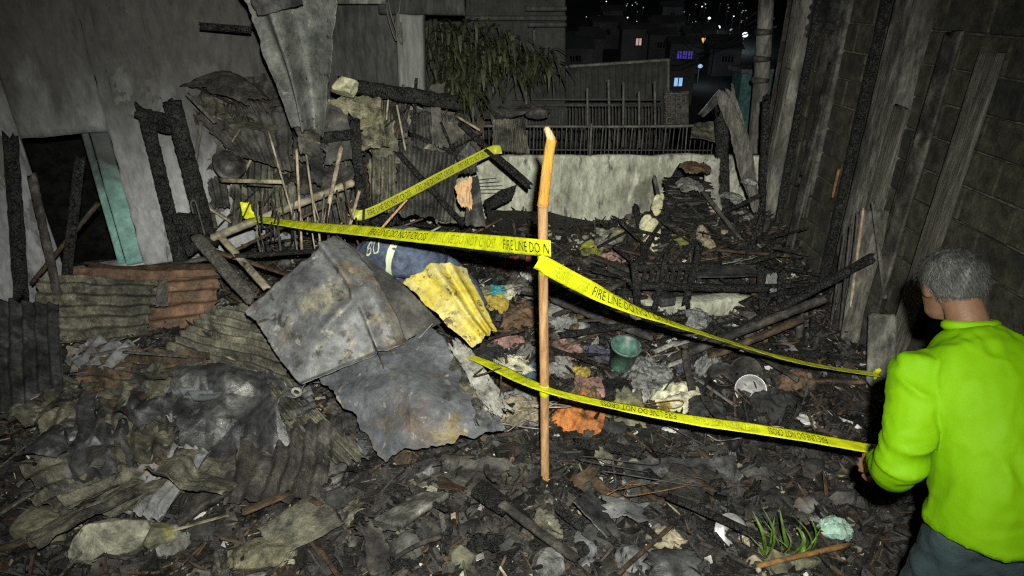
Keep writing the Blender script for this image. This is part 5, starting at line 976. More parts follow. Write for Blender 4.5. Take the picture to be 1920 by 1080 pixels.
def hand(wrist, dirn, side, curl=0.6, s=1.0):
    """palm and five curled fingers"""
    d = unit(dirn); sd = unit(np.asarray(side) - d * np.dot(side, d)); nrm = np.cross(d, sd); parts = []
    w0 = np.asarray(wrist, float); palm = [(w0 - d * .01, sd, nrm, .026 * s, .018 * s), (w0 + d * .04 * s, sd, nrm, .038 * s, .016 * s), (w0 + d * .085 * s, sd, nrm, .040 * s, .013 * s)]
    parts.append(loft(palm, 14))
    for k, (o, ln) in enumerate(((-.030, .062), (-.010, .075), (.010, .070), (.029, .055))):
        b = w0 + d * .080 * s + sd * o * s; pts = [b]; dd = d.copy()
        for j in range(3):
            a = curl * (0.5 + 0.35 * j); dd = unit(d * math.cos(a) - nrm * math.sin(a)); pts.append(pts[-1] + dd * ln * s * (0.45, 0.32, 0.25)[j])
        parts.append(tube_geo(pts, np.array([.0095, .009, .0085, .007]) * s, 8, 2))
    b = w0 + d * .02 * s - sd * .03 * s; pts = [b, b + unit(d - sd * .8) * .035 * s, b + unit(d - sd * .5) * .062 * s - nrm * .012 * s, b + unit(d - sd * .2) * .08 * s - nrm * .025 * s]
    parts.append(tube_geo(pts, np.array([.013, .011, .0095, .008]) * s, 8, 2)); return parts
def head_parts(c, fwd, upv, s=1.0):
    f_, u_ = unit(fwd), unit(upv); r_ = np.cross(f_, u_); parts = []; c = np.asarray(c, float)
    sk = [(-.115, .03, .035, .03), (-.095, .048, .055, .03), (-.06, .060, .075, .012), (-.02, .070, .090, .002), (.03, .076, .098, -.006), (.07, .070, .090, -.010), (.10, .050, .065, -.012), (.118, .022, .03, -.012)]
    parts.append(loft([(c + u_ * z * s + f_ * o * s, r_, f_, a * s, b * s) for z, a, b, o in sk], 20, 2.1))
    parts.append(tube_geo([c + f_ * .088 * s + u_ * .015 * s, c + f_ * .108 * s - u_ * .02 * s, c + f_ * .098 * s - u_ * .032 * s], np.array([.008, .014, .010]) * s, 8, 2))
    for e in (-1, 1): v, f = ico(2); parts.append((v * np.array([.012, .025, .032]) * s @ np.array([r_, f_, u_]) + c + r_ * e * .080 * s - f_ * .005 * s - u_ * .01 * s, f))
    parts.append(tube_geo([c + f_ * .092 * s - u_ * .058 * s - r_ * .022 * s, c + f_ * .102 * s - u_ * .057 * s, c + f_ * .092 * s - u_ * .058 * s + r_ * .022 * s], .007 * s, 6, 2))
    return parts
def eyes(c, fwd, upv, parent, s=1.0):
    f_, u_ = unit(fwd), unit(upv); r_ = np.cross(f_, u_)
    for e in (-1, 1): v, f = ico(2); mk('eye', v * .0125 * s + np.asarray(c) + f_ * .083 * s + r_ * e * .03 * s + u_ * .008 * s, f, 'boots', parent=parent)

# bystander in a bright yellow-green shirt, leaning forward with the back to the camera
B = np.array([1.475, 1.44, float(ground(1.475, 1.44)) - 0.02]); fw = unit((-0.06, 1, 0)); sd = unit((1, 0.06, 0))
def bpnt(r, f_, z): return B + sd * r + fw * f_ + np.array([0, 0, z])
per = empty('person', tuple(B), 'grey-haired person in a bright yellow-green shirt standing at the right with back turned', 'person')
hc = bpnt(0.0, 0.45, 1.44); hf, hu = fw * 0.93 + np.array([0, 0, -.36]), np.array([0, 0, .93]) + fw * .36
Lw, Rw = bpnt(-.19, .29, .84), bpnt(.19, .29, .84); Le, Re = bpnt(-.285, .09, 1.02), bpnt(.285, .09, 1.02); Ls, Rs = bpnt(-.175, .27, 1.26), bpnt(.175, .27, 1.26)
parts = [torso([bpnt(0, .0, .84), bpnt(0, .04, 1.0), bpnt(0, .16, 1.2), bpnt(0, .28, 1.31)], sd, [(.155, .11), (.15, .105), (.165, .115), (.11, .08)]),
         limb([bpnt(0, .28, 1.30), bpnt(0, .37, 1.40), hc], [.065, .056, .055])]
parts += [limb([Ls, Le, Lw], [.05, .042, .028]), limb([Rs, Re, Rw], [.05, .042, .028])]
parts += [limb([bpnt(e * .09, 0.0, .88), bpnt(e * .11, .03, .48), bpnt(e * .12, -.02, .07)], [.085, .06, .042]) for e in (-1, 1)]
parts += head_parts(hc, hf, hu) + hand(Lw, unit(Lw - Le), (0, 0, 1), .7) + hand(Rw, unit(Rw - Re), (0, 0, 1), .7)
v, f = joinv(parts); fuse(mk('body', v, f, 'skin', parent=per), 0.0065, 3); eyes(hc, hf, hu, per)
parts = [torso([bpnt(0, -.01, .84), bpnt(0, .03, 1.0), bpnt(0, .16, 1.2), bpnt(0, .26, 1.29), bpnt(0, .31, 1.345)], sd, [(.20, .155), (.19, .145), (.20, .15), (.165, .12), (.07, .07)], 0.0)]
parts += [limb([q0_, q1_, q1_ + (q2_ - q1_) * .93], [.080, .066, .050]) for q0_, q1_, q2_ in ((Ls + (0, -.01, 0), Le, Lw), (Rs + (0, -.01, 0), Re, Rw))]
v, f = joinv(parts); tmp = fuse(mk('shirt_base', v, f, 'hi_vis', parent=per), 0.0085, 6)
bpy.context.view_layer.update(); dg = bpy.context.evaluated_depsgraph_get(); em = tmp.evaluated_get(dg).to_mesh(); nvx = len(em.vertices)
P = np.empty(nvx * 3); em.vertices.foreach_get('co', P); P = P.reshape(-1, 3); Nm = np.empty(nvx * 3); em.vertex_normals.foreach_get('vector', Nm); Nm = Nm.reshape(-1, 3)
F_ = [tuple(q.vertices) for q in em.polygons]; tmp.evaluated_get(dg).to_mesh_clear(); bpy.data.objects.remove(tmp)
hz_ = P[:, 2]; wv = fbm(P * 5, 2)[:, None] * .12
f1 = ridged((P + wv) * np.array([5, 5, 17]) + 3, 2) - .6; f2 = ridged((P + wv) * np.array([15, 9, 3.5]) + 8, 2) - .6
rt = np.array([[.7, 0, .7], [0, 1, 0], [-.7, 0, .7]]); f3 = ridged(((P + wv) @ rt) * np.array([13, 6, 4]) + 5, 2) - .6
lo = np.clip((1.02 - hz_) / .16, 0, 1); up_b = np.clip((hz_ - 1.0) / .15, 0, 1); arm = np.clip((np.abs(P[:, 0]) - .19) / .05, 0, 1)
amp = .030 * (f1 * np.maximum(lo, arm) + .75 * f2 * (1 - lo) * (1 - arm) + .6 * f3 * up_b * (1 - arm)) + .010 * (fbm(P * 7 + 2, 2) - .5)
P = P + Nm * amp[:, None] + wloc(per)
shirt_ = mk('shirt', P, F_, 'hi_vis', parent=per)
def sew(name, pts, r, m, w=None):
    v, f = tube_geo(pts, r, 8, 5); o = mk(name, v, f, m, parent=per); return o
th_ = np.linspace(0, 2 * np.pi, 18)
sew('collar', [bpnt(.070 * math.cos(t), .322 + .066 * math.sin(t) * .7, 1.362 - .02 * math.sin(t)) for t in th_], .017, 'hi_vis')
for nm_, pts in (('back_seam', [bpnt(0, .02 + .2 * t, .88 + .42 * t) - fw * .16 for t in np.linspace(0, 1, 12)]), ('hem', [bpnt(.205 * math.cos(t), -.01 + .16 * math.sin(t), .858) for t in np.linspace(0, 6.283, 40)])):
    o = sew(nm_, pts, .0035 if nm_ != 'hem' else .006, 'hi_vis'); w_ = o.modifiers.new('sewn', 'SHRINKWRAP'); w_.target = shirt_; w_.wrap_method = 'NEAREST_SURFACEPOINT'; w_.wrap_mode = 'OUTSIDE_SURFACE'; w_.offset = .001
parts = [torso([bpnt(0, -.02, .97), bpnt(0, -.01, .84), bpnt(0, .0, .74)], sd, [(.145, .10), (.155, .115), (.155, .12)])]
parts += [limb([bpnt(e * .085, -.005, .84), bpnt(e * .105, .025, .47), bpnt(e * .115, -.025, .09)], [.105, .082, .07]) for e in (-1, 1)]
v, f = joinv(parts); fuse(mk('trousers', v, f, 'trousers_teal', parent=per), 0.012, 5, (0.03, 0.08))
u_ = unit(hu); f_ = unit(hf); r_ = np.cross(f_, u_)
v, f = ico(4); hv = v * np.array([.087, .108, .10]); keep = (v[:, 2] > -0.35 + 0.55 * np.clip(v[:, 1], 0, 1)) | (v[:, 1] < -0.15) & (v[:, 2] > -0.62)
hv = hv * (1 + 0.06 * (ridged(v * 9, 3) - .5))[:, None]; hv = hv @ np.array([r_, f_, u_]) + hc + u_ * .022 - f_ * .008
ff = [q for q in f if all(keep[i] for i in q)]; hr_ = solid(mk('hair', hv, ff, 'hair_grey', parent=per), 0.006)
HV, HF = [], []; idx = [i for i in range(len(v)) if keep[i]]; rh = random.Random(3); cen = hc + u_ * .022 - f_ * .008
for k in range(2600):
    q = hv[rh.choice(idx)]; nn = unit(q - cen); tg = -u_ * .8 - f_ * .5 + np.array([rh.uniform(-.4, .4), rh.uniform(-.4, .4), rh.uniform(-.2, .2)]); tg = unit(tg - nn * np.dot(tg, nn)); sdh = np.cross(nn, tg) * .0009; ln = rh.uniform(.015, .034); n0 = len(HV)
    for t in (0, .5, 1):
        c = q + nn * (.002 + .010 * math.sin(t * 2.2) * rh.uniform(.5, 1)) + tg * ln * t; HV += [c - sdh * (1.1 - t), c + sdh * (1.1 - t)]
    HF += [(n0, n0 + 1, n0 + 3, n0 + 2), (n0 + 2, n0 + 3, n0 + 5, n0 + 4)]
mk('hair_strands', HV, HF, 'hair_grey', parent=per, kind='stuff')
for e in (-1, 1):
    b = bpnt(e * .12, -.03, .0); v, f = loft([(b + fw * -.06 + (0, 0, .05), sd, np.array([0, 0, 1.]), .035, .05), (b + (0, 0, .055), sd, np.array([0, 0, 1.]), .045, .06), (b + fw * .1 + (0, 0, .04), sd, np.array([0, 0, 1.]), .048, .04), (b + fw * .18 + (0, 0, .03), sd, np.array([0, 0, 1.]), .03, .025)]); mk('shoe', v, f, 'boots', parent=per)

# firefighter crouching and bent over behind the sheets
F0 = np.array([-0.92, 4.05, 0]); F0[2] = float(ground(F0[0], F0[1]))
ff_ = empty('person', tuple(F0), 'crouching firefighter in a navy jacket with reflective stripes behind the yellow sheet', 'person')
pel, che, sho, nek, hed = [np.array(q) for q in ((-1.03, 4.16, .54), (-.80, 4.04, .70), (-.58, 3.98, .64), (-.46, 3.95, .52), (-.38, 3.93, .39))]
sdv = unit((0.25, 1, 0.0)); hf2, hu2 = np.array([.55, -.1, -.83]), np.array([.83, -.1, .55])
nS, fS = sho + np.array([-.02, -.18, -.04]), sho + np.array([.02, .18, -.04]); nE, fE = np.array([-.47, 3.74, .42]), np.array([-.35, 4.14, .42]); nW, fW = np.array([-.30, 3.76, .24]), np.array([-.2, 4.02, .24])
parts = [torso([pel, che, sho, nek], sdv, [(.15, .12), (.16, .12), (.15, .10), (.06, .06)]), limb([sho, nek, hed], [.07, .058, .055]), limb([nS, nE, nW], [.052, .044, .028]), limb([fS, fE, fW], [.052, .044, .028])]
legs = []
for e in (-1, 1):
    hp_ = pel + np.array([0, e * .1, -.03]); kn = np.array([-.78, 4.10 + e * .17, .42]); ft = np.array([-.98, 4.08 + e * .16, float(ground(-.98, 4.08 + e * .16)) + .06]); legs.append((hp_, kn, ft))
parts += [limb(q, [.085, .062, .042]) for q in legs] + head_parts(hed, hf2, hu2) + hand(nW, nW - nE, (0, 1, 0), .8) + hand(fW, fW - fE, (0, 1, 0), .8)
v, f = joinv(parts); fuse(mk('body', v, f, 'skin', parent=ff_), 0.0075, 3); eyes(hed, hf2, hu2, ff_)
parts = [torso([pel + (-.06, .02, -.06), che, sho, sho + (nek - sho) * .6], sdv, [(.205, .165), (.215, .165), (.20, .14), (.09, .08)])] + [limb([a, b, b + (c - b) * .85], [.095, .08, .06]) for a, b, c in ((nS, nE, nW), (fS, fE, fW))]
v, f = joinv(parts); jk = fuse(mk('jacket', v, f, 'navy', parent=ff_), 0.011, 5, (0.03, 0.1))
v, f = joinv([limb(q, [.115, .088, .07]) for q in legs] + [torso([pel + (0, 0, .05), pel + (0.02, 0, -.08)], sdv, [(.16, .15), (.15, .14)])]); fuse(mk('trousers', v, f, 'navy', parent=ff_), 0.012, 4)
for q in legs:
    b = q[2]; v, f = loft([(b + (-.08, 0, -.01), np.array([0, 1., 0]), np.array([0, 0, 1.]), .04, .05), (b + (.02, 0, -.005), np.array([0, 1., 0]), np.array([0, 0, 1.]), .05, .055), (b + (.14, 0, -.02), np.array([0, 1., 0]), np.array([0, 0, 1.]), .05, .035)]); mk('boot', v, f, 'boots', parent=ff_)
v, f = ico(4); hv = v * np.array([.125, .15, .11]); hv = hv @ np.array([np.cross(unit(hf2), unit(hu2)), unit(hf2), unit(hu2)]) + hed + unit(hu2) * .03
ff2 = [q for q in f if all(v[i, 2] > -0.05 for i in q)]; solid(mk('helmet', hv, ff2, 'helmet', parent=ff_), 0.01)
def band(p0, p1, side, r, w=0.05):        # a reflective strip sewn round a sleeve or the back
    th = np.linspace(0, 2 * np.pi, 48); ax = unit(np.asarray(p1) - p0); s = unit(side - ax * np.dot(side, ax)); t_ = np.cross(ax, s); V = []
    for a in th:
        for q in np.linspace(-.5, .5, 5): V.append(np.asarray(p0) + ax * q * w + s * math.cos(a) * r[0] + t_ * math.sin(a) * r[1])
    o = mk('reflective_strip', V, gridfaces(47, 4), 'reflective', parent=ff_); sw = o.modifiers.new('sewn', 'SHRINKWRAP'); sw.target = jk; sw.wrap_method = 'NEAREST_SURFACEPOINT'; sw.wrap_mode = 'ABOVE_SURFACE'; sw.offset = 0.005
band(che + (0.08, 0, -.01), sho + (0.1, -.05, 0), sdv, (.215, .165)); band(nS + (nE - nS) * .45, nE, np.array([1., 0, 0]), (.09, .09), .045); band(nE + (nW - nE) * .6, nW, np.array([1., 0, 0]), (.07, .07), .035)
tv, tf = text_geo('BU', .13, .12); ax, ay = unit((.95, -.3, .22)), unit((-.05, .62, .78)); o0 = np.array([-1.0, 3.86, .74])
V = o0 + np.outer(tv[:, 0], ax) + np.outer(tv[:, 1], ay); o = mk('lettering', V, tf, 'reflective', parent=ff_, smooth=False)
sub = o.modifiers.new('fine', 'SUBSURF'); sub.subdivision_type = 'SIMPLE'; sub.levels = sub.render_levels = 2
sw = o.modifiers.new('print', 'SHRINKWRAP'); sw.target = jk; sw.wrap_method = 'NEAREST_SURFACEPOINT'; sw.wrap_mode = 'ABOVE_SURFACE'; sw.offset = 0.004

# ================================================================== SMALL THINGS IN THE DEBRIS
def lathe(name, label, cat, prof, loc, tilt, m, n=28, parent=None, t=0.003, dent=0.05):
    """prof: (r, z) pairs; tilt: Euler angles"""
    th = np.linspace(0, 2 * np.pi, n + 1); Mx = np.array(Matrix.Rotation(tilt[2], 3, 'Z') @ Matrix.Rotation(tilt[1], 3, 'Y') @ Matrix.Rotation(tilt[0], 3, 'X'))
    V = np.array([[(r * math.cos(a), r * math.sin(a), z) for r, z in prof] for a in th]).reshape(-1, 3)
    SEED[0] += 1.7; V = V * (1 + dent * (fbm(V * 9 + SEED[0], 2) - .5))[:, None]
    o = mk(name, V @ Mx.T + np.asarray(loc), gridfaces(n, len(prof) - 1), m, label, cat, parent=parent); solid(o, t); return o
lathe('plastic_bucket', 'dull green plastic bucket lying tipped towards the viewer in the middle right', 'bucket', [(0.001, 0), (.07, 0), (.075, .01), (.092, .17), (.098, .172), (.098, .185), (.088, .185)], GP(1163, 685, .03), (R(14), R(6), 0), 'plastic_green')
lathe('cooking_wok', 'round blackened wok hanging on the wall beside the charred frame', 'wok', [(0.001, 0), (.05, .008), (.085, .035), (.105, .07), (.112, .07), (.108, .078)], LATER_POT + np.array([0, .05, 0]), (R(96), 0, R(14)), 'pot_dark', dent=.25)
lathe('metal_bowl', 'shiny aluminium bowl lying on its side at the right', 'bowl', [(0.001, 0), (.04, .002), (.075, .03), (.09, .07), (.095, .071)], GP(1408, 730, .03), (R(60), R(18), R(-35)), 'aluminium')
lathe('metal_bowl', 'dark scorched pan behind the shiny aluminium bowl', 'pan', [(0.001, 0), (.09, .0), (.1, .05), (.105, .05)], GP(1395, 700, .04), (R(48), R(18), R(-20)), 'pot_dark')
lathe('cooking_pot', 'blackened round cooking pot left of the aluminium bowl', 'pot', [(0.001, 0), (.07, .005), (.088, .05), (.08, .11), (.095, .12), (.095, .125)], GP(1352, 725, .0), (R(16), R(-8), 0), 'pot_dark')
lathe('tin_can', 'copper coloured tin can lying under the lower tape left of the pole', 'can', [(0.001, 0), (.04, 0), (.04, .11), (.001, .11)], GP(938, 712, .05), (R(75), 0, R(60)), MATS['rust_stick'])
lathe('glass_bowl', 'greyish translucent bowl upside down at the bottom centre', 'bowl', [(0.001, .08), (.05, .075), (.072, .04), (.08, 0)], GP(1030, 1064, .0), (R(8), 0, 0), 'plastic_clear')
lathe('metal_ring', 'grey broken wheel hub half buried at the lower right', 'hub', [(.03, .0), (.035, .03), (.075, .03), (.08, .0), (.09, .0)], GP(1372, 1000, .03), (R(40), R(20), 0), 'aluminium')
for a in ((965, 500, 50, 22, 'red', 'red and faded cloth scrap left of the pole below the tape'), (985, 512, 46, 26, 'white', 'white cloth scrap beside the red scrap left of the pole'),
          (928, 546, 42, 20, 'teal', 'bright teal cloth right of the yellow sheet top'), (950, 548, 36, 24, 'cream', 'cream torn cloth beside the teal cloth'), (925, 572, 50, 18, 'mustard', 'mustard cloth below the teal cloth'),
          (986, 540, 40, 40, 'grey', 'crumpled grey-white paper left of the pole'), (897, 552, 30, 40, 'olive', 'olive cloth against the right edge of the yellow sheet'), (900, 590, 40, 30, 'black', 'black cloth beside the yellow sheet middle'),
          (975, 600, 60, 46, 'brown', 'brown scorched cloth left of the pole at mid height'), (962, 680, 44, 40, 'cream', 'cream knitted cloth bundle above the lower tape left of the pole'), (992, 655, 28, 44, 'grey', 'striped grey cloth touching the pole on the left'),
          (994, 694, 40, 26, 'blue', 'blue cloth touching the pole above the lower tape'), (956, 642, 40, 28, 'pink', 'dull pink cloth above the cream knitted bundle'), (918, 658, 46, 40, 'black', 'crumpled black bag below the yellow sheet tip'),
          (1062, 662, 56, 34, 'pink', 'pink and white rag right of the pole'), (1105, 636, 30, 20, 'white', 'small white rag right of the pole up in the black ash'), (1112, 655, 40, 14, 'violet', 'violet scrap left of the green bucket'),
          (1135, 668, 30, 30, 'violet', 'dark blue rag tucked beside the green bucket'), (1266, 752, 92, 52, 'cream', 'large cream cloth spread above the lower tape at the right'), (1195, 742, 40, 26, 'white', 'white paper left of the large cream cloth'),
          (1245, 765, 30, 18, 'mustard', 'yellow scrap at the left edge of the large cream cloth'), (1115, 722, 44, 40, 'pink', 'brownish pink rag above the lower tape'), (1082, 776, 110, 56, 'orange', 'bright orange cloth right of the pole foot'),
          (1096, 745, 60, 30, 'brown', 'rust brown cloth behind the orange cloth'), (1130, 770, 40, 46, 'tan', 'tan rag right of the orange cloth'), (974, 775, 70, 56, 'tan', 'crumpled tan paper left of the pole foot'),
          (1040, 690, 60, 30, 'grey', 'grey rag right of the pole above the lower tape'), (1090, 698, 30, 18, 'mustard', 'small mustard scrap right of the pole'), (1108, 468, 44, 16, 'lime', 'lime yellow scrap behind the pole near the wall'),
          (1150, 484, 26, 20, 'pink', 'small pink and white scrap before the charred table'), (1222, 466, 22, 14, 'cream', 'cream scrap lying before the paper stack'), (1275, 450, 24, 18, 'lime', 'lime scrap beside the burnt paper stack'),
          (1325, 452, 26, 26, 'tan', 'tan scrap right of the burnt paper stack'), (1395, 520, 20, 18, 'grey', 'grey scrap near the right end of the charred table'), (1288, 535, 22, 22, 'grey', 'grey scrap hanging on the charred table rail'),
          (1205, 575, 36, 30, 'tan', 'tan torn cardboard left of the concrete lintel'), (1390, 612, 30, 14, 'white', 'white strip under the right tape'), (1285, 690, 30, 16, 'violet', 'violet scrap by the grey plank pile'),
          (1135, 455, 40, 20, 'grey', 'ash grey cloth near the boulder'), (1000, 470, 40, 20, 'black', 'black cloth in the shadow under the left tape'), (560, 450, 40, 24, 'grey', 'pale grey rag among the splintered laths'),
          (425, 460, 46, 28, 'grey', 'grey rag below the turquoise window trim'), (1320, 770, 60, 40, 'black', 'black plastic sheet right of the cream cloth'), (1450, 760, 80, 50, 'black', 'black cloth below the aluminium bowl'),
          (1490, 720, 60, 40, 'brown', 'brown cloth right of the aluminium bowl'), (1040, 580, 40, 36, 'grey', 'dull grey rag just right of the pole in the tape shadow'), (1060, 560, 34, 24, 'tan', 'narrow tan rag right of the pole below the tape')):
    RAG(a[5], a[0], a[1], a[2], a[3], a[4], hz=0.07 if a[2] < 50 else 0.12, rz=a[0] * 0.37)
for a in ((1212, 705, 76, 60, 'crumpled clear plastic bag right of the green bucket'), (1328, 690, 36, 34, 'small clear plastic bag left of the blackened pot'), (1060, 612, 40, 40, 'clear plastic film right of the pole in the black ash'), (1300, 600, 60, 30, 'clear plastic film below the concrete lintel'), (985, 745, 40, 40, 'clear plastic scrap left of the pole foot')):
    RAG(a[4], a[0], a[1], a[2], a[3], 'plastic_clear', name='plastic_bag', cat='bag', hz=0.12, freq=5, rz=a[0])
BOX('black_crate', GP(1156, 735, .05), (.16, .14, .12), 'char', 'square black burnt crate below the green bucket', 'crate', rz=.15, bev=.01)
for k, (a, b, w, lab) in enumerate((((1232, 672), (1305, 652), .035, 'upper pale plank of the small plank pile at the right'), ((1228, 660), (1272, 640), .04, 'short pale plank at the back of the small plank pile'), ((1240, 690), (1292, 672), .035, 'lower pale plank of the small plank pile at the right'), ((1262, 648), (1290, 640), .03, 'stub of pale plank on the small plank pile'))):
    BEAM('plank', lab, 'plank', GP(a[0], a[1], .06), GP(b[0], b[1], .08), w, .018, 'pale_board', rough=.1, group='planks in the small pile')
for a, b, w, m, lab in (((1155, 540), (1195, 600), .06, 'pale_board', 'pale splintered board standing left of the charred table'), ((1300, 706), (1380, 762), .022, 'gi', 'shiny metal bar lying left of the aluminium bowl'), ((1140, 520), (1180, 575), .04, 'char_grey', 'burnt board behind the pale splintered board'),
                        ((1060, 600), (1095, 570), .02, 'char_brown', 'thin brown stick right of the pole below the tape'), ((905, 655), (985, 590), .012, 'rust_stick', 'thin rusty rod sloping up to the pole'), ((1340, 690), (1450, 640), .03, 'char', 'black burnt lath above the blackened pot'), ((1230, 640), (1380, 600), .03, 'char', 'black burnt lath beneath the right tape')):
    BEAM('burnt_board', lab, 'board', GP(a[0], a[1], .05), GP(b[0], b[1], .08), w, w * .5, m, rough=.12)

# bottom foreground
for a in ((212, 1040, .20, .13, .17, 'rock_pale', 'large pale rock at the bottom left'), (305, 1020, .11, .10, .08, 'rock_olive', 'olive grey rock right of the large pale rock'), (500, 1055, .20, .13, .10, 'rubble_yellow', 'lump of yellowish crumbled rubble at the bottom'),
          (860, 1060, .085, .08, .07, 'rock_olive', 'yellow stained round rock at the bottom centre'), (1030, 1000, .055, .05, .075, 'rock_pale', 'pale upright stone at the bottom centre'), (380, 1000, .11, .09, .05, 'rock_dark', 'dark flat rock left of the crumbled rubble'),
          (760, 1040, .10, .1, .07, 'rock_dark', 'dark rock left of the yellow stained rock'), (1580, 945, .09, .08, .07, 'rock_dark', 'round grey rock before the legs of the standing person'), (1250, 1050, .12, .08, .05, 'rock_olive', 'flat tan rock at the bottom right of centre'),
          (950, 1030, .09, .09, .06, 'rock_dark', 'dark rock right of the yellow stained rock'), (1140, 1020, .13, .10, .06, 'rock_dark', 'dark rock right of the pale upright stone'), (1420, 900, .09, .08, .06, 'rock_dark', 'dark rock left of the round grey rock'),
          (1490, 1065, .15, .08, .05, 'rock_olive', 'mossy olive rock under the green leaves'), (620, 950, .12, .1, .07, 'rock_dark', 'dark rock below the blue-grey sheet'), (90, 1000, .16, .13, .12, 'rock_olive', 'olive rock at the far bottom left'),
          (800, 930, .08, .07, .05, 'rock_pale', 'pale rock under the blue-grey sheet edge'), (1180, 880, .09, .08, .06, 'rock_olive', 'olive rock below the orange cloth')):
    p = GP(a[0], a[1], .0); ROCK('rock', a[6], 'rock', p + (0, 0.02, a[4] * .35), (a[2] * .9, a[3] * .9, a[4] * .9), a[5], amp=.34, freq=1.7, fac=.9, sub=5)
SH('corrugated_scrap', 'grey corrugated scrap at the bottom left of centre', 'scrap', [(570, 1010, 2.22), (640, 990, 2.25), (680, 1090, 1.98), (580, 1090, 1.98)], 'gi', nu=50, nv=30, corr=(5, .012, 'u'), crump=(.01, 5), jag=.05)
SH('corrugated_scrap', 'rusty flattened scrap across the bottom left', 'scrap', [(330, 940, 2.4), (480, 930, 2.42), (450, 1000, 2.2), (340, 1010, 2.18)], 'rust_red', nu=40, nv=30, crump=(.03, 5), jag=.08)
SH('timber_slab', 'ash-grey broken board sloping beside the crumbled rubble', 'board', [(440, 965, 2.36), (500, 945, 2.38), (420, 1070, 2.05), (360, 1070, 2.05)], 'old_concrete', nu=20, nv=40, crump=(.03, 6), jag=.1, t=.02)
SH('dark_sheet', 'dark bent sheet upright at the bottom right of centre', 'sheet', [(1330, 960, 2.3), (1395, 985, 2.25), (1400, 1085, 2.0), (1340, 1085, 2.0)], 'gi_dark', nu=30, nv=30, crump=(.05, 4), jag=.06)
SH('dark_sheet', 'dark crumpled sheet below the low tape', 'sheet', [(1150, 850, 2.7), (1400, 860, 2.68), (1380, 990, 2.28), (1170, 990, 2.28)], 'gi_dark', nu=60, nv=40, crump=(.08, 4), jag=.08)
SH('dark_sheet', 'sooty crumpled sheet in front of the pole foot', 'sheet', [(830, 850, 2.7), (1010, 870, 2.62), (1000, 990, 2.3), (820, 980, 2.3)], 'gi_soot', nu=60, nv=40, crump=(.08, 4), jag=.08)
RAG('pale mint plastic bag beside the legs of the standing person', 1566, 992, 60, 36, 'mint', name='plastic_bag', cat='bag', hz=.07)
pass
RAG('tan cloth below the dark crumpled sheet', 1250, 1010, 70, 40, 'tan', hz=.06); RAG('white scrap at the bottom right of centre', 1290, 1060, 34, 20, 'white', hz=.05)
BEAM('wood_stick', 'orange brown stick lying level under the green leaves', 'stick', GP(1418, 1062, .05), GP(1590, 1022, .07), .022, .018, 'rust_stick', rough=.1)
BEAM('wood_stick', 'charred stick sloping across the bottom centre', 'stick', GP(1160, 1075, .05), GP(1260, 985, .07), .02, .018, 'char_brown', rough=.12)
lf = empty('green_plant', tuple(GP(1460, 1050)), 'small plant with long bright green leaves at the bottom right', 'plant')
for k, (x0, y0, x1, y1, w) in enumerate(((1432, 1050, 1412, 960, .022), (1432, 1052, 1428, 950, .016), (1478, 1040, 1462, 955, .02), (1480, 1042, 1505, 1015, .03), (1476, 1040, 1492, 985, .028), (1440, 1045, 1452, 970, .012), (1520, 1035, 1515, 962, .012), (1470, 1045, 1440, 1000, .014), (1482, 1046, 1530, 1030, .016), (1436, 1052, 1400, 1000, .01), (1450, 1048, 1470, 990, .01), (1500, 1044, 1540, 990, .011), (1462, 1050, 1432, 975, .009), (1508, 1044, 1488, 968, .01), (1446, 1050, 1420, 1020, .012))):
    a, b = GP(x0, y0, .01), GP(x0, y0, .01); d_ = PY(x1, y1, a[1] + .03) - a; V = []
    for t_ in np.linspace(0, 1, 9):
        c = a + d_ * t_ + np.array([.03 * math.sin(k * 2.1), -.05, .04]) * math.sin(math.pi * t_); ww = w * .36 * math.sin(math.pi * (.08 + .9 * t_)) ** .7; V += [c + (-ww, 0, 0), c + (0, .008, 0), c + (ww, 0, 0)]
    mk('leaf', V, gridfaces(8, 2), 'leaf_green', parent=lf)
WIRE('white_tube', 'short white tube end standing at the bottom right', 'tube', [GP(1424, 1078, .0), GP(1422, 1068, .10)], .012, 'pale_board')

# scattered countable pieces: charred chunks, sticks, tin scraps
rs = random.Random(21)
def clear(px, py): return all(abs(px - a) > b or abs(py - c) > d for a, b, c, d in ((1082, 80, 775, 40), (1266, 70, 752, 40), (1165, 50, 670, 40), (1212, 60, 705, 40), (965, 50, 680, 45), (1305, 100, 572, 32), (1405, 50, 722, 40), (1352, 45, 720, 40), (950, 55, 548, 35), (1265, 60, 660, 30), (1020, 25, 850, 90)))
def spot(xlo=-2.7, xhi=2.5, ylo=1.75, yhi=6.1):
    while True:
        x, y = rs.uniform(xlo, xhi), rs.uniform(ylo, yhi)
        if abs(x - 1.45) < .35 and y < 1.9: continue
        if y > 5.1 + (x + 2.1) * .5 and x < -1.0: continue
        return x, y, float(ground(x, y))
for k in range(90):
    x, y, z = spot(); s = rs.uniform(.03, .075); m_ = rs.choice(['char', 'char', 'char_grey', 'rock_dark']); ROCK('charred_chunk', auto('charred chunk', m_, s, (x, y, z), (.045, .06)), 'chunk', (x, y, z + s * .3), (s * rs.uniform(.7, 1.5), s, s * rs.uniform(.4, .8)), m_, group='charred chunks strewn over the ash', sub=2, amp=.4, freq=1.8, fac=.7)
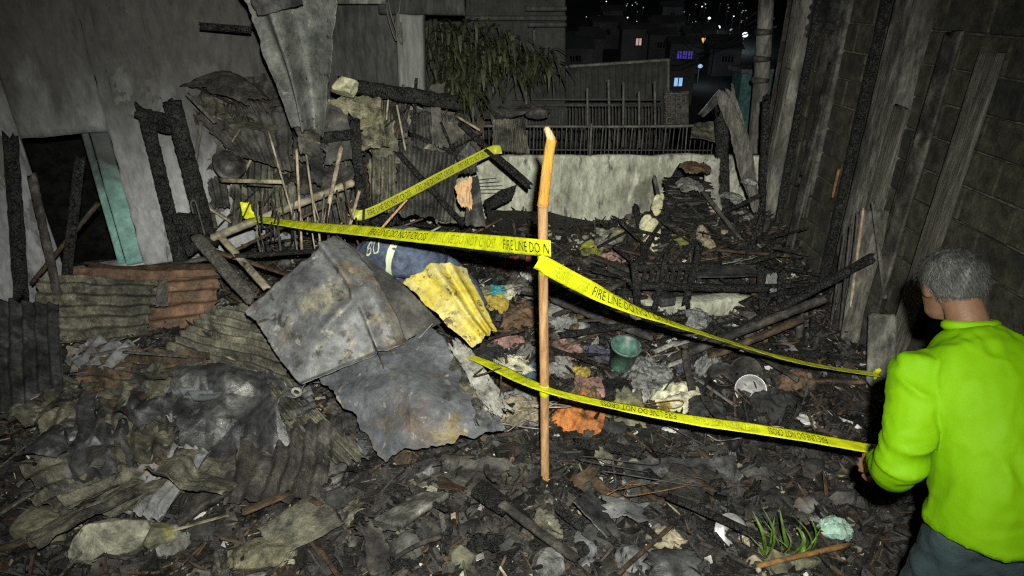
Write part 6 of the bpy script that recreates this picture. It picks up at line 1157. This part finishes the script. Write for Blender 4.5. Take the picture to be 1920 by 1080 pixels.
for k in range(175):                     # charred timbers lying criss-cross, deepest behind the tape and along the right
    if k < 125: px, py = rs.triangular(900, 1540, 1330), rs.uniform(430, 700)
    elif k < 150: px, py = rs.uniform(430, 900), rs.uniform(400, 500)
    else: px, py = rs.uniform(700, 1500), rs.uniform(760, 1040)
    if not clear(px, py): continue
    q = GP(px, py, rs.uniform(.02, .16)); a = rs.uniform(0, 6.3); ln = rs.uniform(.22, .95) * (1 if k < 150 else .6); dz = rs.uniform(-.15, .45) * ln
    d_ = np.array([math.cos(a) * ln, math.sin(a) * ln * .7, dz]); w = rs.uniform(.018, .06); p0_, p1_ = q - d_ / 2, q + d_ / 2
    if p1_[1] > 6.1 or p0_[1] > 6.1: continue
    m_ = rs.choice(['char', 'char', 'char', 'char_grey', 'char_brown'])
    BEAM('charred_timber', auto('charred timber', m_, ln, q, (.4, .65)) + (', lying level' if abs(dz) < .12 * ln else ', tilted up'), 'timber', p0_, p1_, w, w * rs.uniform(.35, .9), m_, rough=.15, freq=rs.uniform(14, 26), group='charred timbers criss-cross in the heap', bend=rs.uniform(-.02, .02))
for k in range(70):                      # flat burnt boards and tin lying at all angles
    if k < 40: px, py = rs.triangular(900, 1500, 1200), rs.uniform(450, 790)
    else: px, py = rs.uniform(600, 1450), rs.uniform(800, 1060)
    if not clear(px, py): continue
    q = GP(px, py, rs.uniform(.03, .10)); a = rs.uniform(0, 6.3); s_ = rs.uniform(.05, .17)
    e1 = np.array([math.cos(a), math.sin(a), rs.uniform(-.5, .5)]) * s_; e2 = np.array([-math.sin(a), math.cos(a), rs.uniform(-.4, .4)]) * s_ * rs.uniform(.3, .9)
    v, f = sheet_geo([q - e1 + e2, q + e1 + e2, q + e1 - e2, q - e1 - e2], 18, 14, crump=(rs.uniform(.02, .05), rs.uniform(5, 10)), jag=.2)
    m_ = rs.choice(['char', 'char', 'gi_soot', 'gi_dark', 'char_brown', 'gi_olive', 'char_grey', 'rock_olive', 'gi'])
    solid(mk('burnt_sheet_scrap', v, f, m_, auto('torn scrap of burnt sheet', m_, s_, q, (.09, .13)), 'scrap', 'torn sheet scraps stuck in the heap'), .003)
for k in range(14):
    px, py = rs.uniform(880, 1450), rs.uniform(480, 1000); q = GP(px, py, .05); pts = [q + np.array([rs.uniform(-.25, .25), rs.uniform(-.12, .12), rs.uniform(0, .12)]) for _ in range(5)]
    m_ = rs.choice(['dark_metal', 'rust_stick', 'pale_board'])
    WIRE('tangled_wire', auto('looped loose wire', m_, .5, q, (.2, .8)), 'wire', pts, rs.uniform(.002, .004), m_, group='loose wires looped over the heap')
for k in range(120):
    x, y, z = spot(); a = rs.uniform(0, 6.3); ln = rs.uniform(.10, .42); dz = rs.uniform(-.06, .10)
    d_ = np.array([math.cos(a) * ln, math.sin(a) * ln, dz]); w = rs.uniform(.01, .035)
    m_ = rs.choice(['char', 'char', 'char_grey', 'char_brown', 'grey_wood'])
    BEAM('charred_stick', auto('loose burnt stick', m_, ln, (x, y, z), (.2, .32)), 'stick', np.array([x, y, z + .03]) - d_ / 2, np.array([x, y, z + .05]) + d_ / 2, w, w * rs.uniform(.4, .9), m_, rough=.13, seg=8, nr=8, group='burnt sticks strewn over the ash')
for k in range(110):
    x, y, z = spot(); s = rs.uniform(.03, .10); v, f = rag_geo((x, y, z + .02), s, s * rs.uniform(.5, 1), s * .7, 14, rz=rs.uniform(0, 6))
    m_ = rs.choice([CLOTH['grey'], CLOTH['black'], CLOTH['black'], CLOTH['brown'], CLOTH['tan'], CLOTH['white'], MATS['gi_dark'], MATS['gi'], MATS['gi_soot'], MATS['plastic_clear'], CLOTH['tan']])
    solid(mk('scrap', v, f, m_, auto('crumpled scrap', m_, s, (x, y, z), (.05, .078)), 'scrap', 'small crumpled scraps strewn over the ash'), .002)

# uncountable litter of chips, flakes and splinters
def litter(name, n, m, smin, smax, shape, seed, label, power=2.0):
    r = np.random.default_rng(seed); x = r.uniform(-3.4, 2.6, n); y = 1.6 + 4.6 * r.random(n); z = ground(x, y)
    s = smin + (smax - smin) * r.random(n) ** power
    b, bf_ = box_geo((0, 0, 0), (2, 2, 2)); V = np.broadcast_to(b, (n, 8, 3)) * (1 + .7 * (r.random((n, 8, 3)) - .5))
    sc = {'chip': np.stack([s, s * r.uniform(.5, 1, n), s * r.uniform(.25, .6, n)], 1), 'flake': np.stack([s, s * r.uniform(.5, 1, n), np.full(n, .0012)], 1), 'splinter': np.stack([s * 2.6, s * .16, s * .12], 1)}[shape]
    V = V * sc[:, None] * .5
    a = r.uniform(0, 2 * np.pi, n); t1 = r.normal(0, .45, n); t2 = r.normal(0, .45, n)
    ca_, sa_, c1, s1, c2, s2 = np.cos(a), np.sin(a), np.cos(t1), np.sin(t1), np.cos(t2), np.sin(t2)
    X, Y_, Z_ = V[..., 0], V[..., 1], V[..., 2]
    Y_, Z_ = Y_ * c1[:, None] - Z_ * s1[:, None], Y_ * s1[:, None] + Z_ * c1[:, None]
    X, Z_ = X * c2[:, None] + Z_ * s2[:, None], -X * s2[:, None] + Z_ * c2[:, None]
    X, Y_ = X * ca_[:, None] - Y_ * sa_[:, None], X * sa_[:, None] + Y_ * ca_[:, None]
    P = np.stack([X + x[:, None], Y_ + y[:, None], Z_ + (z + s * .12 + .008)[:, None]], -1).reshape(-1, 3)
    F = (np.array(bf_)[None] + (np.arange(n) * 8)[:, None, None]).reshape(-1, 4)
    mk(name, P, F, m, label, 'litter', kind='stuff', smooth=False, recentre=False)
litter('charcoal_chips', 8000, 'charcoal', .008, .07, 'chip', 1, 'black charcoal chips covering the burnt lot', 3)
litter('charcoal_splinters', 11000, 'charcoal', .012, .09, 'splinter', 11, 'thin black charcoal splinters tangled over the burnt lot', 2)
litter('charred_flakes', 8000, 'charcoal', .02, .11, 'flake', 12, 'black curled flakes of burnt board over the burnt lot', 2)
litter('grey_ash_chips', 2500, 'rock_dark', .006, .05, 'chip', 2, 'dark grey ash clinkers mixed through the black chips', 3)
litter('pale_chips', 700, 'rock_pale', .005, .035, 'chip', 3, 'pale mortar crumbs sprinkled over the black ash', 4)
litter('paper_flakes', 1300, CLOTH['white'], .010, .06, 'flake', 4, 'tiny pale paper flakes sprinkled over the black ash', 3)
litter('foil_flakes', 1200, 'aluminium', .008, .045, 'flake', 5, 'tiny glinting foil flakes in the wet ash', 3)
litter('burnt_paper_flakes', 4500, 'char_grey', .02, .10, 'flake', 6, 'curled grey burnt paper flakes over the ash')
litter('wood_splinters', 4500, 'char_brown', .012, .09, 'splinter', 7, 'brown burnt wood splinters scattered through the ash')
litter('pale_splinters', 900, 'bamboo_dry', .01, .06, 'splinter', 8, 'pale bamboo splinters scattered through the ash')
litter('rust_crumbs', 1200, 'rust_red', .01, .06, 'flake', 9, 'rusty red tin flakes scattered through the ash')
litter('tan_flakes', 1200, CLOTH['tan'], .012, .07, 'flake', 10, 'tan scraps of board scattered through the ash', 3)
